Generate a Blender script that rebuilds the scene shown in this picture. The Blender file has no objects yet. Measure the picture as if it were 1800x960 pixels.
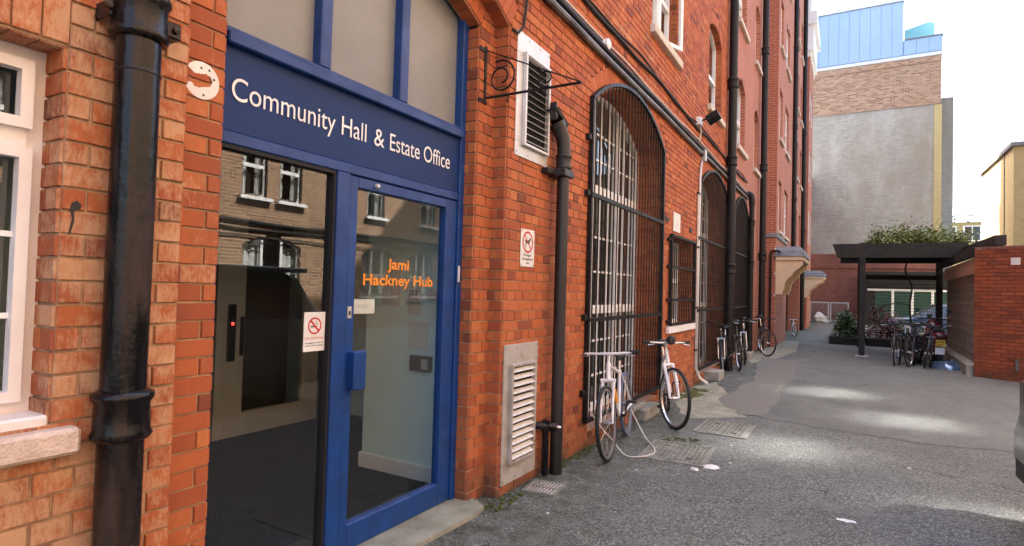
import bpy, bmesh, math, random
from mathutils import Vector, Matrix, Euler
R = random.Random(7)
pi = math.pi
sc = bpy.context.scene
col = sc.collection

# ------------------------------------------------------------------ camera
FPX, CAMH = 1020.0, 1.525
yaw, pitch, roll = math.atan(590 / FPX), math.radians(1.55), 0.028
fw = Vector((-math.sin(yaw) * math.cos(pitch), math.cos(yaw) * math.cos(pitch), math.sin(pitch)))
r0 = Vector((math.cos(yaw), math.sin(yaw), 0)); u0 = r0.cross(fw)
rr = r0 * math.cos(roll) + u0 * math.sin(roll)
uu = u0 * math.cos(roll) - r0 * math.sin(roll)
cd = bpy.data.cameras.new('camera'); cam = bpy.data.objects.new('camera', cd); col.objects.link(cam)
cam.matrix_world = Matrix(((rr.x, uu.x, -fw.x, 0), (rr.y, uu.y, -fw.y, 0), (rr.z, uu.z, -fw.z, CAMH), (0, 0, 0, 1)))
cd.sensor_width = 36.0; cd.lens = FPX / 1800 * 36; cd.clip_start = 0.05; cd.clip_end = 2000
sc.camera = cam

# ------------------------------------------------------------------ sky, sun, exposure
SUN_EL, SUN_A = math.radians(52), math.radians(15)      # sun stands behind the brick block, a little ahead
to_sun = Vector((-math.cos(SUN_A) * math.cos(SUN_EL), math.sin(SUN_A) * math.cos(SUN_EL), math.sin(SUN_EL)))
w = bpy.data.worlds.new('World'); sc.world = w; w.use_nodes = True
nt = w.node_tree; nt.nodes.clear()
wo = nt.nodes.new('ShaderNodeOutputWorld'); bg = nt.nodes.new('ShaderNodeBackground')
sky = nt.nodes.new('ShaderNodeTexSky'); sky.sky_type = 'NISHITA'; sky.sun_disc = False
sky.sun_elevation = SUN_EL; sky.sun_rotation = math.atan2(to_sun.x, to_sun.y)
sky.air_density = 1.0; sky.dust_density = 7.0; sky.ozone_density = 0.9
bg.inputs['Strength'].default_value = 0.15
nt.links.new(sky.outputs[0], bg.inputs[0]); nt.links.new(bg.outputs[0], wo.inputs[0])
sl = bpy.data.lights.new('sun', 'SUN'); sl.energy = 5.0; sl.angle = math.radians(0.53); sl.color = (1, 0.98, 0.95)
so = bpy.data.objects.new('sun', sl); col.objects.link(so)
so.rotation_euler = to_sun.to_track_quat('Z', 'Y').to_euler(); so.location = (-10, 5, 30)
sc.view_settings.view_transform = 'Standard'; sc.view_settings.look = 'None'
sc.view_settings.gamma = 1.0; sc.view_settings.use_curve_mapping = False
sc.view_settings.exposure = 2.8
cy = sc.cycles
cy.max_bounces = 10; cy.diffuse_bounces = 5; cy.glossy_bounces = 4; cy.transmission_bounces = 6; cy.transparent_max_bounces = 16
cy.sample_clamp_indirect = 0.0; cy.blur_glossy = 0.0; cy.use_guiding = True; cy.guiding_training_samples = 64; cy.caustics_reflective = True; cy.caustics_refractive = False
cy.use_denoising = True

# ------------------------------------------------------------------ helpers
class MB:
    def __init__(s): s.v = []; s.f = []; s.a = []
    def quad(s, a, b, c, d):
        n = len(s.v); s.v += [tuple(a), tuple(b), tuple(c), tuple(d)]; s.f.append((n, n + 1, n + 2, n + 3)); return s
    def poly(s, pts):
        n = len(s.v); s.v += [tuple(p) for p in pts]; s.f.append(tuple(range(n, n + len(pts)))); return s
    def box(s, x0, x1, y0, y1, z0, z1):
        n = len(s.v)
        s.v += [(x0, y0, z0), (x1, y0, z0), (x1, y1, z0), (x0, y1, z0), (x0, y0, z1), (x1, y0, z1), (x1, y1, z1), (x0, y1, z1)]
        s.f += [tuple(n + i for i in q) for q in ((0, 3, 2, 1), (4, 5, 6, 7), (0, 1, 5, 4), (1, 2, 6, 5), (2, 3, 7, 6), (3, 0, 4, 7))]
        return s
    def bbox(s, x0, x1, y0, y1, z0, z1, b=0.006):
        bm = bmesh.new()
        bmesh.ops.create_cube(bm, size=1)
        for v in bm.verts:
            v.co = Vector((x0 if v.co.x < 0 else x1, y0 if v.co.y < 0 else y1, z0 if v.co.z < 0 else z1))
        bmesh.ops.bevel(bm, geom=bm.edges[:], offset=b, segments=1, affect='EDGES')
        s.addbm(bm); return s
    def addbm(s, bm):
        n = len(s.v); bm.verts.ensure_lookup_table(); bm.verts.index_update()
        s.v += [tuple(v.co) for v in bm.verts]; s.f += [tuple(n + v.index for v in f.verts) for f in bm.faces]; bm.free()
    def obox(s, c, ax, ay, az):
        """oriented box: centre and three half-axis vectors"""
        c, ax, ay, az = Vector(c), Vector(ax), Vector(ay), Vector(az); n = len(s.v)
        for z in (-1, 1):
            for (x, y) in ((-1, -1), (1, -1), (1, 1), (-1, 1)):
                s.v.append(tuple(c + ax * x + ay * y + az * z))
        s.f += [tuple(n + i for i in q) for q in ((0, 3, 2, 1), (4, 5, 6, 7), (0, 1, 5, 4), (1, 2, 6, 5), (2, 3, 7, 6), (3, 0, 4, 7))]
        return s
    def tube(s, pts, rad, seg=8, cap=True):
        pts = [Vector(p) for p in pts]
        rads = rad if isinstance(rad, (list, tuple)) else [rad] * len(pts)
        n0 = len(s.v); up = None
        for i, p in enumerate(pts):
            if i == 0: t = pts[1] - p
            elif i == len(pts) - 1: t = p - pts[i - 1]
            else: t = (pts[i + 1] - p).normalized() + (p - pts[i - 1]).normalized()
            t = t.normalized() if t.length > 1e-9 else Vector((0, 0, 1))
            if up is None:
                up = Vector((0, 0, 1)) if abs(t.z) < 0.9 else Vector((1, 0, 0))
            a = (up - t * up.dot(t))
            a = a.normalized() if a.length > 1e-6 else t.orthogonal().normalized()
            up = a; b = t.cross(a)
            for k in range(seg):
                an = 2 * pi * k / seg
                s.v.append(tuple(p + (a * math.cos(an) + b * math.sin(an)) * rads[i]))
        for i in range(len(pts) - 1):
            for k in range(seg):
                k2 = (k + 1) % seg
                s.f.append((n0 + i * seg + k, n0 + i * seg + k2, n0 + (i + 1) * seg + k2, n0 + (i + 1) * seg + k))
        if cap:
            s.f.append(tuple(n0 + k for k in reversed(range(seg))))
            s.f.append(tuple(n0 + (len(pts) - 1) * seg + k for k in range(seg)))
        return s
    def lathe(s, c, prof, seg=24, axis='z'):
        """prof: list of (radius, height) about axis through c"""
        n0 = len(s.v); c = Vector(c)
        for (r, h) in prof:
            for k in range(seg):
                an = 2 * pi * k / seg; x, y = r * math.cos(an), r * math.sin(an)
                s.v.append(tuple(c + (Vector((x, y, h)) if axis == 'z' else Vector((x, h, y)) if axis == 'y' else Vector((h, x, y)))))
        for i in range(len(prof) - 1):
            for k in range(seg):
                k2 = (k + 1) % seg
                s.f.append((n0 + i * seg + k, n0 + i * seg + k2, n0 + (i + 1) * seg + k2, n0 + (i + 1) * seg + k))
        return s
    def prism(s, pts, d):
        """polygon pts (3D list) extruded by vector d"""
        d = Vector(d); n = len(s.v); m = len(pts)
        s.v += [tuple(p) for p in pts] + [tuple(Vector(p) + d) for p in pts]
        s.f.append(tuple(range(n, n + m))); s.f.append(tuple(n + m + k for k in reversed(range(m))))
        for k in range(m):
            k2 = (k + 1) % m; s.f.append((n + k, n + m + k, n + m + k2, n + k2))
        return s
    def xform(s, M):
        s.v = [tuple(M @ Vector(p)) for p in s.v]; return s
    def mesh(s, name, off=(0, 0, 0), attrs=None):
        me = bpy.data.meshes.new(name)
        ox, oy, oz = off
        me.from_pydata([(x - ox, y - oy, z - oz) for (x, y, z) in s.v], [], s.f)
        if attrs:
            for k, vals in attrs.items():
                at = me.attributes.new(k, 'FLOAT', 'POINT'); at.data.foreach_set('value', vals)
        me.update(); return me

def origin(o):
    p = Vector((0, 0, 0))
    while o is not None: p += o.location; o = o.parent
    return p
def fix_normals(me):
    bm = bmesh.new(); bm.from_mesh(me); bmesh.ops.recalc_face_normals(bm, faces=bm.faces); bm.to_mesh(me); bm.free()
def obj(name, mb, mat, parent=None, smooth=False, local=False, at=None, attrs=None, sharp=None, norm=True):
    off = Vector((0, 0, 0)) if local else (origin(parent) if parent else Vector((0, 0, 0)))
    if at is not None: off = Vector(at)
    me = mb.mesh(name, off, attrs) if isinstance(mb, MB) else mb
    if norm and isinstance(mb, MB): fix_normals(me)
    if smooth:
        me.polygons.foreach_set('use_smooth', [True] * len(me.polygons))
        try: me.set_sharp_from_angle(angle=math.radians(sharp or 40))
        except Exception: pass
    if mat is not None and not me.materials: me.materials.append(mat)
    o = bpy.data.objects.new(name, me); col.objects.link(o)
    if at is not None: o.location = Vector(at) - (origin(parent) if parent else Vector((0, 0, 0)))
    if parent: o.parent = parent
    return o
def tag(o, label=None, cat=None, group=None, kind=None):
    if label: o['label'] = label
    if cat: o['category'] = cat
    if group: o['group'] = group
    if kind: o['kind'] = kind
    return o
def thing(name, label, cat, loc, group=None):
    o = bpy.data.objects.new(name, None); col.objects.link(o); o.location = loc; o.empty_display_size = 0.1
    return tag(o, label, cat, group)
def copy_tree(o, parent=None):
    c = o.copy(); col.objects.link(c); c.parent = parent
    for ch in list(o.children): copy_tree(ch, c)
    return c

# ------------------------------------------------------------------ materials
def newmat(name):
    m = bpy.data.materials.new(name); m.use_nodes = True
    return m, m.node_tree, m.node_tree.nodes['Principled BSDF']
def N(nt, t, **kw):
    n = nt.nodes.new(t)
    for k, v in kw.items():
        if k in n.inputs: n.inputs[k].default_value = v
        else: setattr(n, k, v)
    return n
def noise(nt, pos, scale, detail=4, rough=0.6, stretch=None):
    n = N(nt, 'ShaderNodeTexNoise'); n.inputs['Scale'].default_value = scale
    n.inputs['Detail'].default_value = detail; n.inputs['Roughness'].default_value = rough
    if stretch:
        mp = N(nt, 'ShaderNodeMapping'); mp.inputs['Scale'].default_value = stretch
        nt.links.new(pos, mp.inputs[0]); pos = mp.outputs[0]
    nt.links.new(pos, n.inputs['Vector']); return n.outputs['Fac']
def ramp(nt, fac, stops):
    r = N(nt, 'ShaderNodeValToRGB'); e = r.color_ramp.elements
    while len(e) < len(stops): e.new(0.5)
    for i, (p, c) in enumerate(stops):
        e[i].position = p; e[i].color = tuple(c) + (1,) if len(c) == 3 else c
    nt.links.new(fac, r.inputs[0]); return r.outputs[0]
def mix(nt, fac, a, b, mode='MIX'):
    m = N(nt, 'ShaderNodeMix'); m.data_type = 'RGBA'; m.blend_type = mode
    for sock, val in ((m.inputs[0], fac), (m.inputs[6], a), (m.inputs[7], b)):
        if isinstance(val, bpy.types.NodeSocket): nt.links.new(val, sock)
        elif isinstance(val, (int, float)): sock.default_value = val
        else: sock.default_value = tuple(val) + (1,) if len(val) == 3 else val
    return m.outputs[2]
def math_(nt, op, a, b=None, clamp=False):
    m = N(nt, 'ShaderNodeMath'); m.operation = op; m.use_clamp = clamp
    for i, val in enumerate((a, b)):
        if val is None: continue
        if isinstance(val, bpy.types.NodeSocket): nt.links.new(val, m.inputs[i])
        else: m.inputs[i].default_value = val
    return m.outputs[0]
def bump(nt, p, height, strength, dist=0.01):
    b = N(nt, 'ShaderNodeBump'); b.inputs['Strength'].default_value = strength; b.inputs['Distance'].default_value = dist
    nt.links.new(height, b.inputs['Height']); nt.links.new(b.outputs[0], p.inputs['Normal']); return b
def position(nt): return N(nt, 'ShaderNodeNewGeometry').outputs['Position']

def mat(name, c1, c2=None, scale=6, rough=0.6, metal=0.0, bscale=None, bstr=0.2, bdist=0.004, stretch=None, lo=0.35, hi=0.65, rough2=None, spec=None, coat=0.0):
    m, nt, p = newmat(name); pos = position(nt)
    p.inputs['Metallic'].default_value = metal; p.inputs['Roughness'].default_value = rough
    if spec is not None: p.inputs['Specular IOR Level'].default_value = spec
    if coat: p.inputs['Coat Weight'].default_value = coat; p.inputs['Coat Roughness'].default_value = 0.05
    if c2 is None: c2 = tuple(x * 0.82 for x in c1)
    f = noise(nt, pos, scale, 5, 0.62, stretch)
    fr = N(nt, 'ShaderNodeMapRange'); fr.inputs['From Min'].default_value = lo; fr.inputs['From Max'].default_value = hi
    nt.links.new(f, fr.inputs['Value'])
    nt.links.new(mix(nt, fr.outputs[0], c1, c2), p.inputs['Base Color'])
    if rough2 is not None:
        rm = N(nt, 'ShaderNodeMapRange'); rm.inputs['To Min'].default_value = rough; rm.inputs['To Max'].default_value = rough2
        nt.links.new(fr.outputs[0], rm.inputs['Value']); nt.links.new(rm.outputs[0], p.inputs['Roughness'])
    if bscale: bump(nt, p, noise(nt, pos, bscale, 4, 0.6), bstr, bdist)
    return m

def brick_mat(name):
    m, nt, p = newmat(name); pos = position(nt)
    at = N(nt, 'ShaderNodeAttribute'); at.attribute_name = 'tint'
    aw = N(nt, 'ShaderNodeAttribute'); aw.attribute_name = 'worn'
    base = ramp(nt, at.outputs['Fac'], [(0.0, (0.17, 0.045, 0.026)), (0.22, (0.34, 0.082, 0.032)), (0.6, (0.48, 0.125, 0.038)), (1.0, (0.56, 0.185, 0.058))])
    n1 = noise(nt, pos, 28, 5, 0.7)
    base = mix(nt, math_(nt, 'MULTIPLY', n1, 0.62), base, (0.23, 0.068, 0.035))
    n0 = noise(nt, pos, 3.0, 5, 0.65, (1, 1, 0.3))
    sm = N(nt, 'ShaderNodeMapRange'); sm.inputs['From Min'].default_value = 0.50; sm.inputs['From Max'].default_value = 0.75; sm.inputs['To Max'].default_value = 0.42
    nt.links.new(n0, sm.inputs['Value']); base = mix(nt, sm.outputs[0], base, (0.17, 0.072, 0.045))
    # lime bloom and rubbed faces
    n2 = noise(nt, pos, 9, 6, 0.72); n3 = noise(nt, pos, 55, 4, 0.7, (1.6, 1.6, 0.5))
    s = math_(nt, 'ADD', math_(nt, 'MULTIPLY', n2, 0.62), math_(nt, 'MULTIPLY', n3, 0.38))
    thr = math_(nt, 'SUBTRACT', 0.78, math_(nt, 'MULTIPLY', aw.outputs['Fac'], 0.38))
    k = math_(nt, 'MULTIPLY', math_(nt, 'SUBTRACT', s, thr), 6.5, True)
    k = math_(nt, 'MULTIPLY', k, 0.72)
    base = mix(nt, k, base, (0.55, 0.355, 0.205))
    spz = N(nt, 'ShaderNodeSeparateXYZ'); nt.links.new(pos, spz.inputs[0])
    gz = N(nt, 'ShaderNodeMapRange'); gz.inputs['From Min'].default_value = 0.30; gz.inputs['From Max'].default_value = 0.0; nt.links.new(spz.outputs[2], gz.inputs['Value'])
    gk = math_(nt, 'MULTIPLY', gz.outputs[0], math_(nt, 'MULTIPLY', math_(nt, 'SUBTRACT', noise(nt, pos, 7, 6, 0.7), 0.30), 4.0, True))
    base = mix(nt, math_(nt, 'MULTIPLY', gk, 0.8), base, (0.055, 0.050, 0.030))
    nt.links.new(base, p.inputs['Base Color']); p.inputs['Roughness'].default_value = 0.82
    p.inputs['Specular IOR Level'].default_value = 0.3
    bump(nt, p, noise(nt, pos, 90, 5, 0.7), 0.5, 0.004)
    return m

def brick_tex(name, cA, cB, mortar, bw=0.23, rh=0.0755, ms=0.009, blot=None, white=0.0, blot2=None):
    m, nt, p = newmat(name); pos = position(nt)
    sp = N(nt, 'ShaderNodeSeparateXYZ'); nt.links.new(pos, sp.inputs[0])
    cb = N(nt, 'ShaderNodeCombineXYZ'); nt.links.new(math_(nt, 'ADD', sp.outputs[0], sp.outputs[1]), cb.inputs[0]); nt.links.new(sp.outputs[2], cb.inputs[1])
    b = N(nt, 'ShaderNodeTexBrick'); b.offset = 0.5
    b.inputs['Scale'].default_value = 1; b.inputs['Brick Width'].default_value = bw; b.inputs['Row Height'].default_value = rh
    b.inputs['Mortar Size'].default_value = ms; b.inputs['Mortar Smooth'].default_value = 0.2; b.inputs['Bias'].default_value = 0
    b.inputs['Color1'].default_value = (*cA, 1); b.inputs['Color2'].default_value = (*cB, 1); b.inputs['Mortar'].default_value = (*mortar, 1)
    nt.links.new(cb.outputs[0], b.inputs['Vector'])
    c = b.outputs['Color']
    c = mix(nt, math_(nt, 'MULTIPLY', noise(nt, pos, 14, 4), 0.5), c, tuple(x * 0.55 for x in cA))
    if white:   # odd pale bricks
        wn = N(nt, 'ShaderNodeTexBrick'); wn.offset = 0.5
        for kk, vv in (('Scale', 1), ('Brick Width', bw), ('Row Height', rh), ('Mortar Size', 0.0), ('Bias', white)): wn.inputs[kk].default_value = vv
        wn.inputs['Color1'].default_value = (0, 0, 0, 1); wn.inputs['Color2'].default_value = (1, 1, 1, 1)
        nt.links.new(cb.outputs[0], wn.inputs['Vector'])
        wk = N(nt, 'ShaderNodeMapRange'); wk.inputs['From Min'].default_value = 0.55; wk.inputs['From Max'].default_value = 0.8
        nt.links.new(wn.outputs['Color'], wk.inputs['Value'])
        c = mix(nt, wk.outputs[0], c, (0.55, 0.47, 0.38))
    for blot in (blot2, blot):
        if not blot: continue
        f = noise(nt, pos, blot[1], 5, 0.65, (1, 1, 0.45)); r = N(nt, 'ShaderNodeMapRange')
        r.inputs['From Min'].default_value = 0.45; r.inputs['From Max'].default_value = 0.7; r.inputs['To Max'].default_value = blot[2]
        nt.links.new(f, r.inputs['Value']); c = mix(nt, r.outputs[0], c, blot[0])
    nt.links.new(c, p.inputs['Base Color']); p.inputs['Roughness'].default_value = 0.85
    h = math_(nt, 'SUBTRACT', 1.0, b.outputs['Fac'])
    bump(nt, p, h, 0.7, 0.006)
    return m

def glass_mat(name, f0=0.09, tint=(0.94, 0.97, 0.96), rough=0.0):
    m = bpy.data.materials.new(name); m.use_nodes = True; nt = m.node_tree; nt.nodes.clear()
    o = N(nt, 'ShaderNodeOutputMaterial'); t = N(nt, 'ShaderNodeBsdfTransparent'); g = N(nt, 'ShaderNodeBsdfGlossy')
    t.inputs[0].default_value = (*tint, 1); g.inputs['Roughness'].default_value = rough; g.inputs[0].default_value = (1, 1, 1, 1)
    lw = N(nt, 'ShaderNodeLayerWeight'); lw.inputs[0].default_value = 0.5
    f = math_(nt, 'ADD', math_(nt, 'MULTIPLY', math_(nt, 'POWER', lw.outputs['Facing'], 4.0), 1 - f0), f0)
    mx = N(nt, 'ShaderNodeMixShader'); nt.links.new(f, mx.inputs[0]); nt.links.new(t.outputs[0], mx.inputs[1]); nt.links.new(g.outputs[0], mx.inputs[2])
    nt.links.new(mx.outputs[0], o.inputs[0]); return m

def asphalt_mat(name, vs=95, light=1.0, streak=False):
    m, nt, p = newmat(name); pos = position(nt)
    v = N(nt, 'ShaderNodeTexVoronoi'); v.inputs['Scale'].default_value = vs; nt.links.new(pos, v.inputs['Vector'])
    sep = N(nt, 'ShaderNodeSeparateColor'); nt.links.new(v.outputs['Color'], sep.inputs[0])
    C = lambda g: (g * 0.97 * light, g * light, g * 0.89 * light)
    c = ramp(nt, sep.outputs[0], [(0.0, C(0.045)), (0.4, C(0.10)), (0.8, C(0.165)), (0.98, C(0.29))])
    if streak: c = mix(nt, 0.45, c, C(0.13))
    big = noise(nt, pos, 0.8, 6, 0.68)
    r = N(nt, 'ShaderNodeMapRange'); r.inputs['From Min'].default_value = 0.38; r.inputs['From Max'].default_value = 0.66
    nt.links.new(big, r.inputs['Value'])
    c = mix(nt, math_(nt, 'MULTIPLY', r.outputs[0], 0.5), c, C(0.075))
    mid = noise(nt, pos, 3.2, 6, 0.72, (1.0, 0.45, 1.0) if streak else None); r2 = N(nt, 'ShaderNodeMapRange'); r2.inputs['From Min'].default_value = 0.50; r2.inputs['From Max'].default_value = 0.70; r2.inputs['To Max'].default_value = 0.55
    nt.links.new(mid, r2.inputs['Value']); c = mix(nt, r2.outputs[0], c, C(0.19) if not streak else (0.165 * light, 0.17 * light, 0.15 * light))
    # hairline cracks
    w_ = N(nt, 'ShaderNodeVectorMath'); w_.operation = 'ADD'; nz = N(nt, 'ShaderNodeTexNoise'); nz.inputs['Scale'].default_value = 1.7; nz.inputs['Detail'].default_value = 5; nt.links.new(pos, nz.inputs['Vector'])
    nt.links.new(pos, w_.inputs[0]); nt.links.new(nz.outputs['Color'], w_.inputs[1])
    ce = N(nt, 'ShaderNodeTexVoronoi'); ce.feature = 'DISTANCE_TO_EDGE'; ce.inputs['Scale'].default_value = 0.42; nt.links.new(w_.outputs[0], ce.inputs['Vector'])
    ck = N(nt, 'ShaderNodeMapRange'); ck.inputs['From Min'].default_value = 0.002; ck.inputs['From Max'].default_value = 0.006; ck.inputs['To Min'].default_value = 0.8; ck.inputs['To Max'].default_value = 0.0
    nt.links.new(ce.outputs['Distance'], ck.inputs['Value']); cmask = math_(nt, 'MULTIPLY', math_(nt, 'SUBTRACT', noise(nt, pos, 0.9, 3), 0.50), 8.0, True)
    ckm = math_(nt, 'MULTIPLY', ck.outputs[0], cmask); c = mix(nt, ckm, c, C(0.02))
    # damp green growth close to the wall
    sp = N(nt, 'ShaderNodeSeparateXYZ'); nt.links.new(pos, sp.inputs[0])
    gx = N(nt, 'ShaderNodeMapRange'); gx.inputs['From Min'].default_value = -1.2; gx.inputs['From Max'].default_value = -2.2; nt.links.new(sp.outputs[0], gx.inputs['Value'])
    gm = math_(nt, 'MULTIPLY', gx.outputs[0], math_(nt, 'MULTIPLY', math_(nt, 'SUBTRACT', noise(nt, pos, 5, 7, 0.75), 0.40), 5.0, True))
    c = mix(nt, math_(nt, 'MULTIPLY', gm, 0.85), c, (0.034, 0.042, 0.014))
    nt.links.new(c, p.inputs['Base Color']); p.inputs['Roughness'].default_value = 0.85; p.inputs['Specular IOR Level'].default_value = 0.25
    h = math_(nt, 'ADD', math_(nt, 'MULTIPLY', v.outputs['Distance'], -1.0), math_(nt, 'MULTIPLY', noise(nt, pos, 20, 4), 1.2))
    h = math_(nt, 'SUBTRACT', h, math_(nt, 'MULTIPLY', ckm, 1.5))
    bump(nt, p, h, 0.9 if not streak else 0.6, 0.012)
    return m

def leaf_mat(name, c1, c2, trans=0.3):
    m, nt, p = newmat(name); pos = position(nt)
    wn = N(nt, 'ShaderNodeTexWhiteNoise'); g = N(nt, 'ShaderNodeNewGeometry'); wn.noise_dimensions = '1D'
    nt.links.new(g.outputs['Random Per Island'], wn.inputs['W'])
    nt.links.new(mix(nt, wn.outputs['Value'], c1, c2), p.inputs['Base Color'])
    p.inputs['Roughness'].default_value = 0.5
    return m

M = {}
M['brick'] = brick_mat('red_brick')
M['mortar'] = mat('mortar', (0.50, 0.33, 0.20), (0.27, 0.18, 0.11), 12, 0.9, bscale=120, bstr=0.5)
M['brickwall'] = brick_tex('red_brick_wall', (0.47, 0.135, 0.065), (0.34, 0.085, 0.045), (0.46, 0.31, 0.22), ms=0.011, blot=((0.26, 0.085, 0.05), 0.9, 0.45))
M['brickold'] = brick_tex('old_red_brick', (0.36, 0.115, 0.07), (0.22, 0.065, 0.045), (0.24, 0.15, 0.11), bw=0.30, rh=0.105, ms=0.016, blot=((0.12, 0.055, 0.04), 0.4, 0.8))
M['brickgrey'] = brick_tex('grey_painted_brick', (0.38, 0.36, 0.325), (0.28, 0.265, 0.24), (0.22, 0.205, 0.18), bw=0.32, rh=0.11, ms=0.014, blot=((0.24, 0.205, 0.155), 0.35, 0.95), blot2=((0.42, 0.40, 0.36), 1.1, 0.6))
M['brickspeck'] = brick_tex('speckled_stock_brick', (0.42, 0.27, 0.18), (0.11, 0.045, 0.032), (0.36, 0.26, 0.19), bw=0.30, rh=0.105, ms=0.02, blot=((0.30, 0.17, 0.09), 0.35, 0.6))
M['brickyellow'] = brick_tex('yellow_stock_brick', (0.50, 0.39, 0.17), (0.42, 0.32, 0.14), (0.36, 0.30, 0.18), blot=((0.36, 0.27, 0.16), 0.4, 0.5))
M['brickopp'] = brick_tex('brown_stock_brick', (0.36, 0.205, 0.105), (0.15, 0.072, 0.036), (0.46, 0.35, 0.235), bw=0.28, rh=0.095, ms=0.018, blot=((0.29, 0.15, 0.085), 0.5, 0.4))
M['blue'] = mat('blue_paint', (0.010, 0.054, 0.215), (0.008, 0.038, 0.15), 7, 0.30, bscale=35, bstr=0.08, rough2=0.5, spec=0.35)
_nt = M['blue'].node_tree; _p = _nt.nodes['Principled BSDF']; _src = _p.inputs['Base Color'].links[0].from_socket; _pos = position(_nt)
_ch = math_(_nt, 'MULTIPLY', math_(_nt, 'SUBTRACT', noise(_nt, _pos, 26, 8, 0.75), 0.665), 14.0, True)
_gr = math_(_nt, 'MULTIPLY', math_(_nt, 'SUBTRACT', noise(_nt, _pos, 5, 6, 0.7, (1, 1, 0.4)), 0.52), 3.0, True)
_c = mix(_nt, math_(_nt, 'MULTIPLY', _gr, 0.35), _src, (0.045, 0.055, 0.075))
_nt.links.new(mix(_nt, math_(_nt, 'MULTIPLY', _ch, 0.55), _c, (0.11, 0.14, 0.21)), _p.inputs['Base Color'])
M['bluesign'] = mat('blue_sign_board', (0.008, 0.032, 0.125), (0.007, 0.028, 0.105), 2, 0.5, spec=0.2)
M['dark'] = mat('gap_shade', (0.012, 0.012, 0.014), rough=0.8)  # near-black colour stands in for shade inside gaps and holes
M['blackpaint'] = mat('black_gloss_paint', (0.004, 0.004, 0.005), (0.036, 0.022, 0.016), 8, 0.2, bscale=20, bstr=0.6, bdist=0.006, stretch=(1, 1, 0.22), lo=0.46, hi=0.66, rough2=0.55, spec=0.3)
M['brownpipe'] = mat('weathered_brown_black_paint', (0.010, 0.008, 0.008), (0.034, 0.021, 0.018), 7, 0.42, bscale=40, bstr=0.3, stretch=(1, 1, 0.3), lo=0.42, hi=0.7, rough2=0.7)
M['iron'] = mat('black_painted_iron', (0.006, 0.006, 0.0065), (0.014, 0.011, 0.009), 14, 0.4, rough2=0.6, spec=0.28)
M['white'] = mat('white_paint', (0.85, 0.85, 0.83), (0.78, 0.77, 0.74), 4, 0.4)
M['pvc'] = mat('white_plastic_frame', (0.80, 0.755, 0.73), (0.73, 0.67, 0.64), 3, 0.35)
M['stone'] = mat('painted_stone_sill', (0.62, 0.56, 0.48), (0.48, 0.42, 0.35), 9, 0.8, bscale=45, bstr=0.6, bdist=0.006)
M['pinksill'] = mat('pink_painted_render', (0.66, 0.53, 0.44), (0.54, 0.41, 0.33), 11, 0.75, bscale=55, bstr=0.9, bdist=0.01)
M['galv'] = mat('galvanised_steel', (0.62, 0.62, 0.62), (0.50, 0.49, 0.47), 5, 0.42, 0.55, bscale=60, bstr=0.05)
M['galvdirty'] = mat('dirty_galvanised_steel', (0.46, 0.43, 0.40), (0.30, 0.25, 0.20), 5, 0.55, 0.35, bscale=60, bstr=0.1, lo=0.45, hi=0.7)
M['louvre'] = mat('pale_louvre', (0.72, 0.69, 0.65), (0.58, 0.52, 0.46), 16, 0.5, 0.1)
M['glass'] = glass_mat('window_glass', 0.09)
M['reflector'] = glass_mat('sun_reflector_glass', 0.45, (0.5, 0.5, 0.5), 0.1)  # assumed strong mirror coating, added so unseen panes throw sun into the yard
M['doorglass'] = glass_mat('door_glass', 0.09, (0.90, 0.94, 0.93))
M['film'] = mat('grey_frosted_glass', (0.215, 0.22, 0.21), (0.175, 0.18, 0.17), 1.5, 0.4)
M['carpet'] = mat('navy_carpet', (0.005, 0.010, 0.024), (0.009, 0.015, 0.031), 60, 0.95, bscale=300, bstr=0.6)
M['rubbermat'] = mat('dark_door_mat', (0.010, 0.013, 0.020), rough=0.95, bscale=400, bstr=0.8)
M['lobbywall'] = mat('pale_blue_grey_wall', (0.68, 0.86, 0.85), (0.64, 0.82, 0.80), 2, 0.6)
M['alu'] = mat('grey_beige_aluminium', (0.66, 0.61, 0.52), (0.60, 0.55, 0.47), 3, 0.45)
M['plaster'] = mat('cream_plaster', (0.74, 0.57, 0.37), (0.66, 0.49, 0.30), 5, 0.7)
M['lead'] = mat('weathered_lead', (0.20, 0.215, 0.225), (0.13, 0.14, 0.15), 5, 0.6, 0.1)
M['timber'] = mat('dark_stained_timber', (0.010, 0.0095, 0.009), (0.022, 0.020, 0.018), 8, 0.75, bscale=40, bstr=0.4)
M['concrete'] = mat('concrete', (0.34, 0.315, 0.27), (0.21, 0.20, 0.165), 7, 0.85, bscale=70, bstr=0.7, bdist=0.008)
M['slab'] = mat('worn_concrete_paving', (0.31, 0.295, 0.225), (0.17, 0.17, 0.115), 4, 0.88, bscale=80, bstr=0.8, bdist=0.008)
M['patch'] = mat('brown_grey_asphalt_patch', (0.20, 0.19, 0.155), (0.12, 0.115, 0.095), 60, 0.88, bscale=110, bstr=0.9, bdist=0.01)
M['castiron'] = mat('worn_cast_iron', (0.26, 0.255, 0.215), (0.14, 0.14, 0.11), 9, 0.65, 0.15)
M['moss'] = mat('moss', (0.10, 0.125, 0.014), (0.04, 0.05, 0.012), 30, 0.95, bscale=120, bstr=1.0, bdist=0.02)
M['rubber'] = mat('black_rubber', (0.012, 0.012, 0.012), rough=0.75)
M['chrome'] = mat('brushed_alloy', (0.55, 0.55, 0.56), rough=0.3, metal=0.9)
M['bikewhite'] = mat('white_bicycle_paint', (0.80, 0.79, 0.78), rough=0.3, coat=0.4)
M['bikeblack'] = mat('black_bicycle_paint', (0.014, 0.014, 0.016), rough=0.3, coat=0.4)
M['bikesilver'] = mat('silver_bicycle_paint', (0.42, 0.42, 0.44), rough=0.35, metal=0.5)
M['bikered'] = mat('red_bicycle_paint', (0.11, 0.014, 0.018), rough=0.35, coat=0.4)
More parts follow.
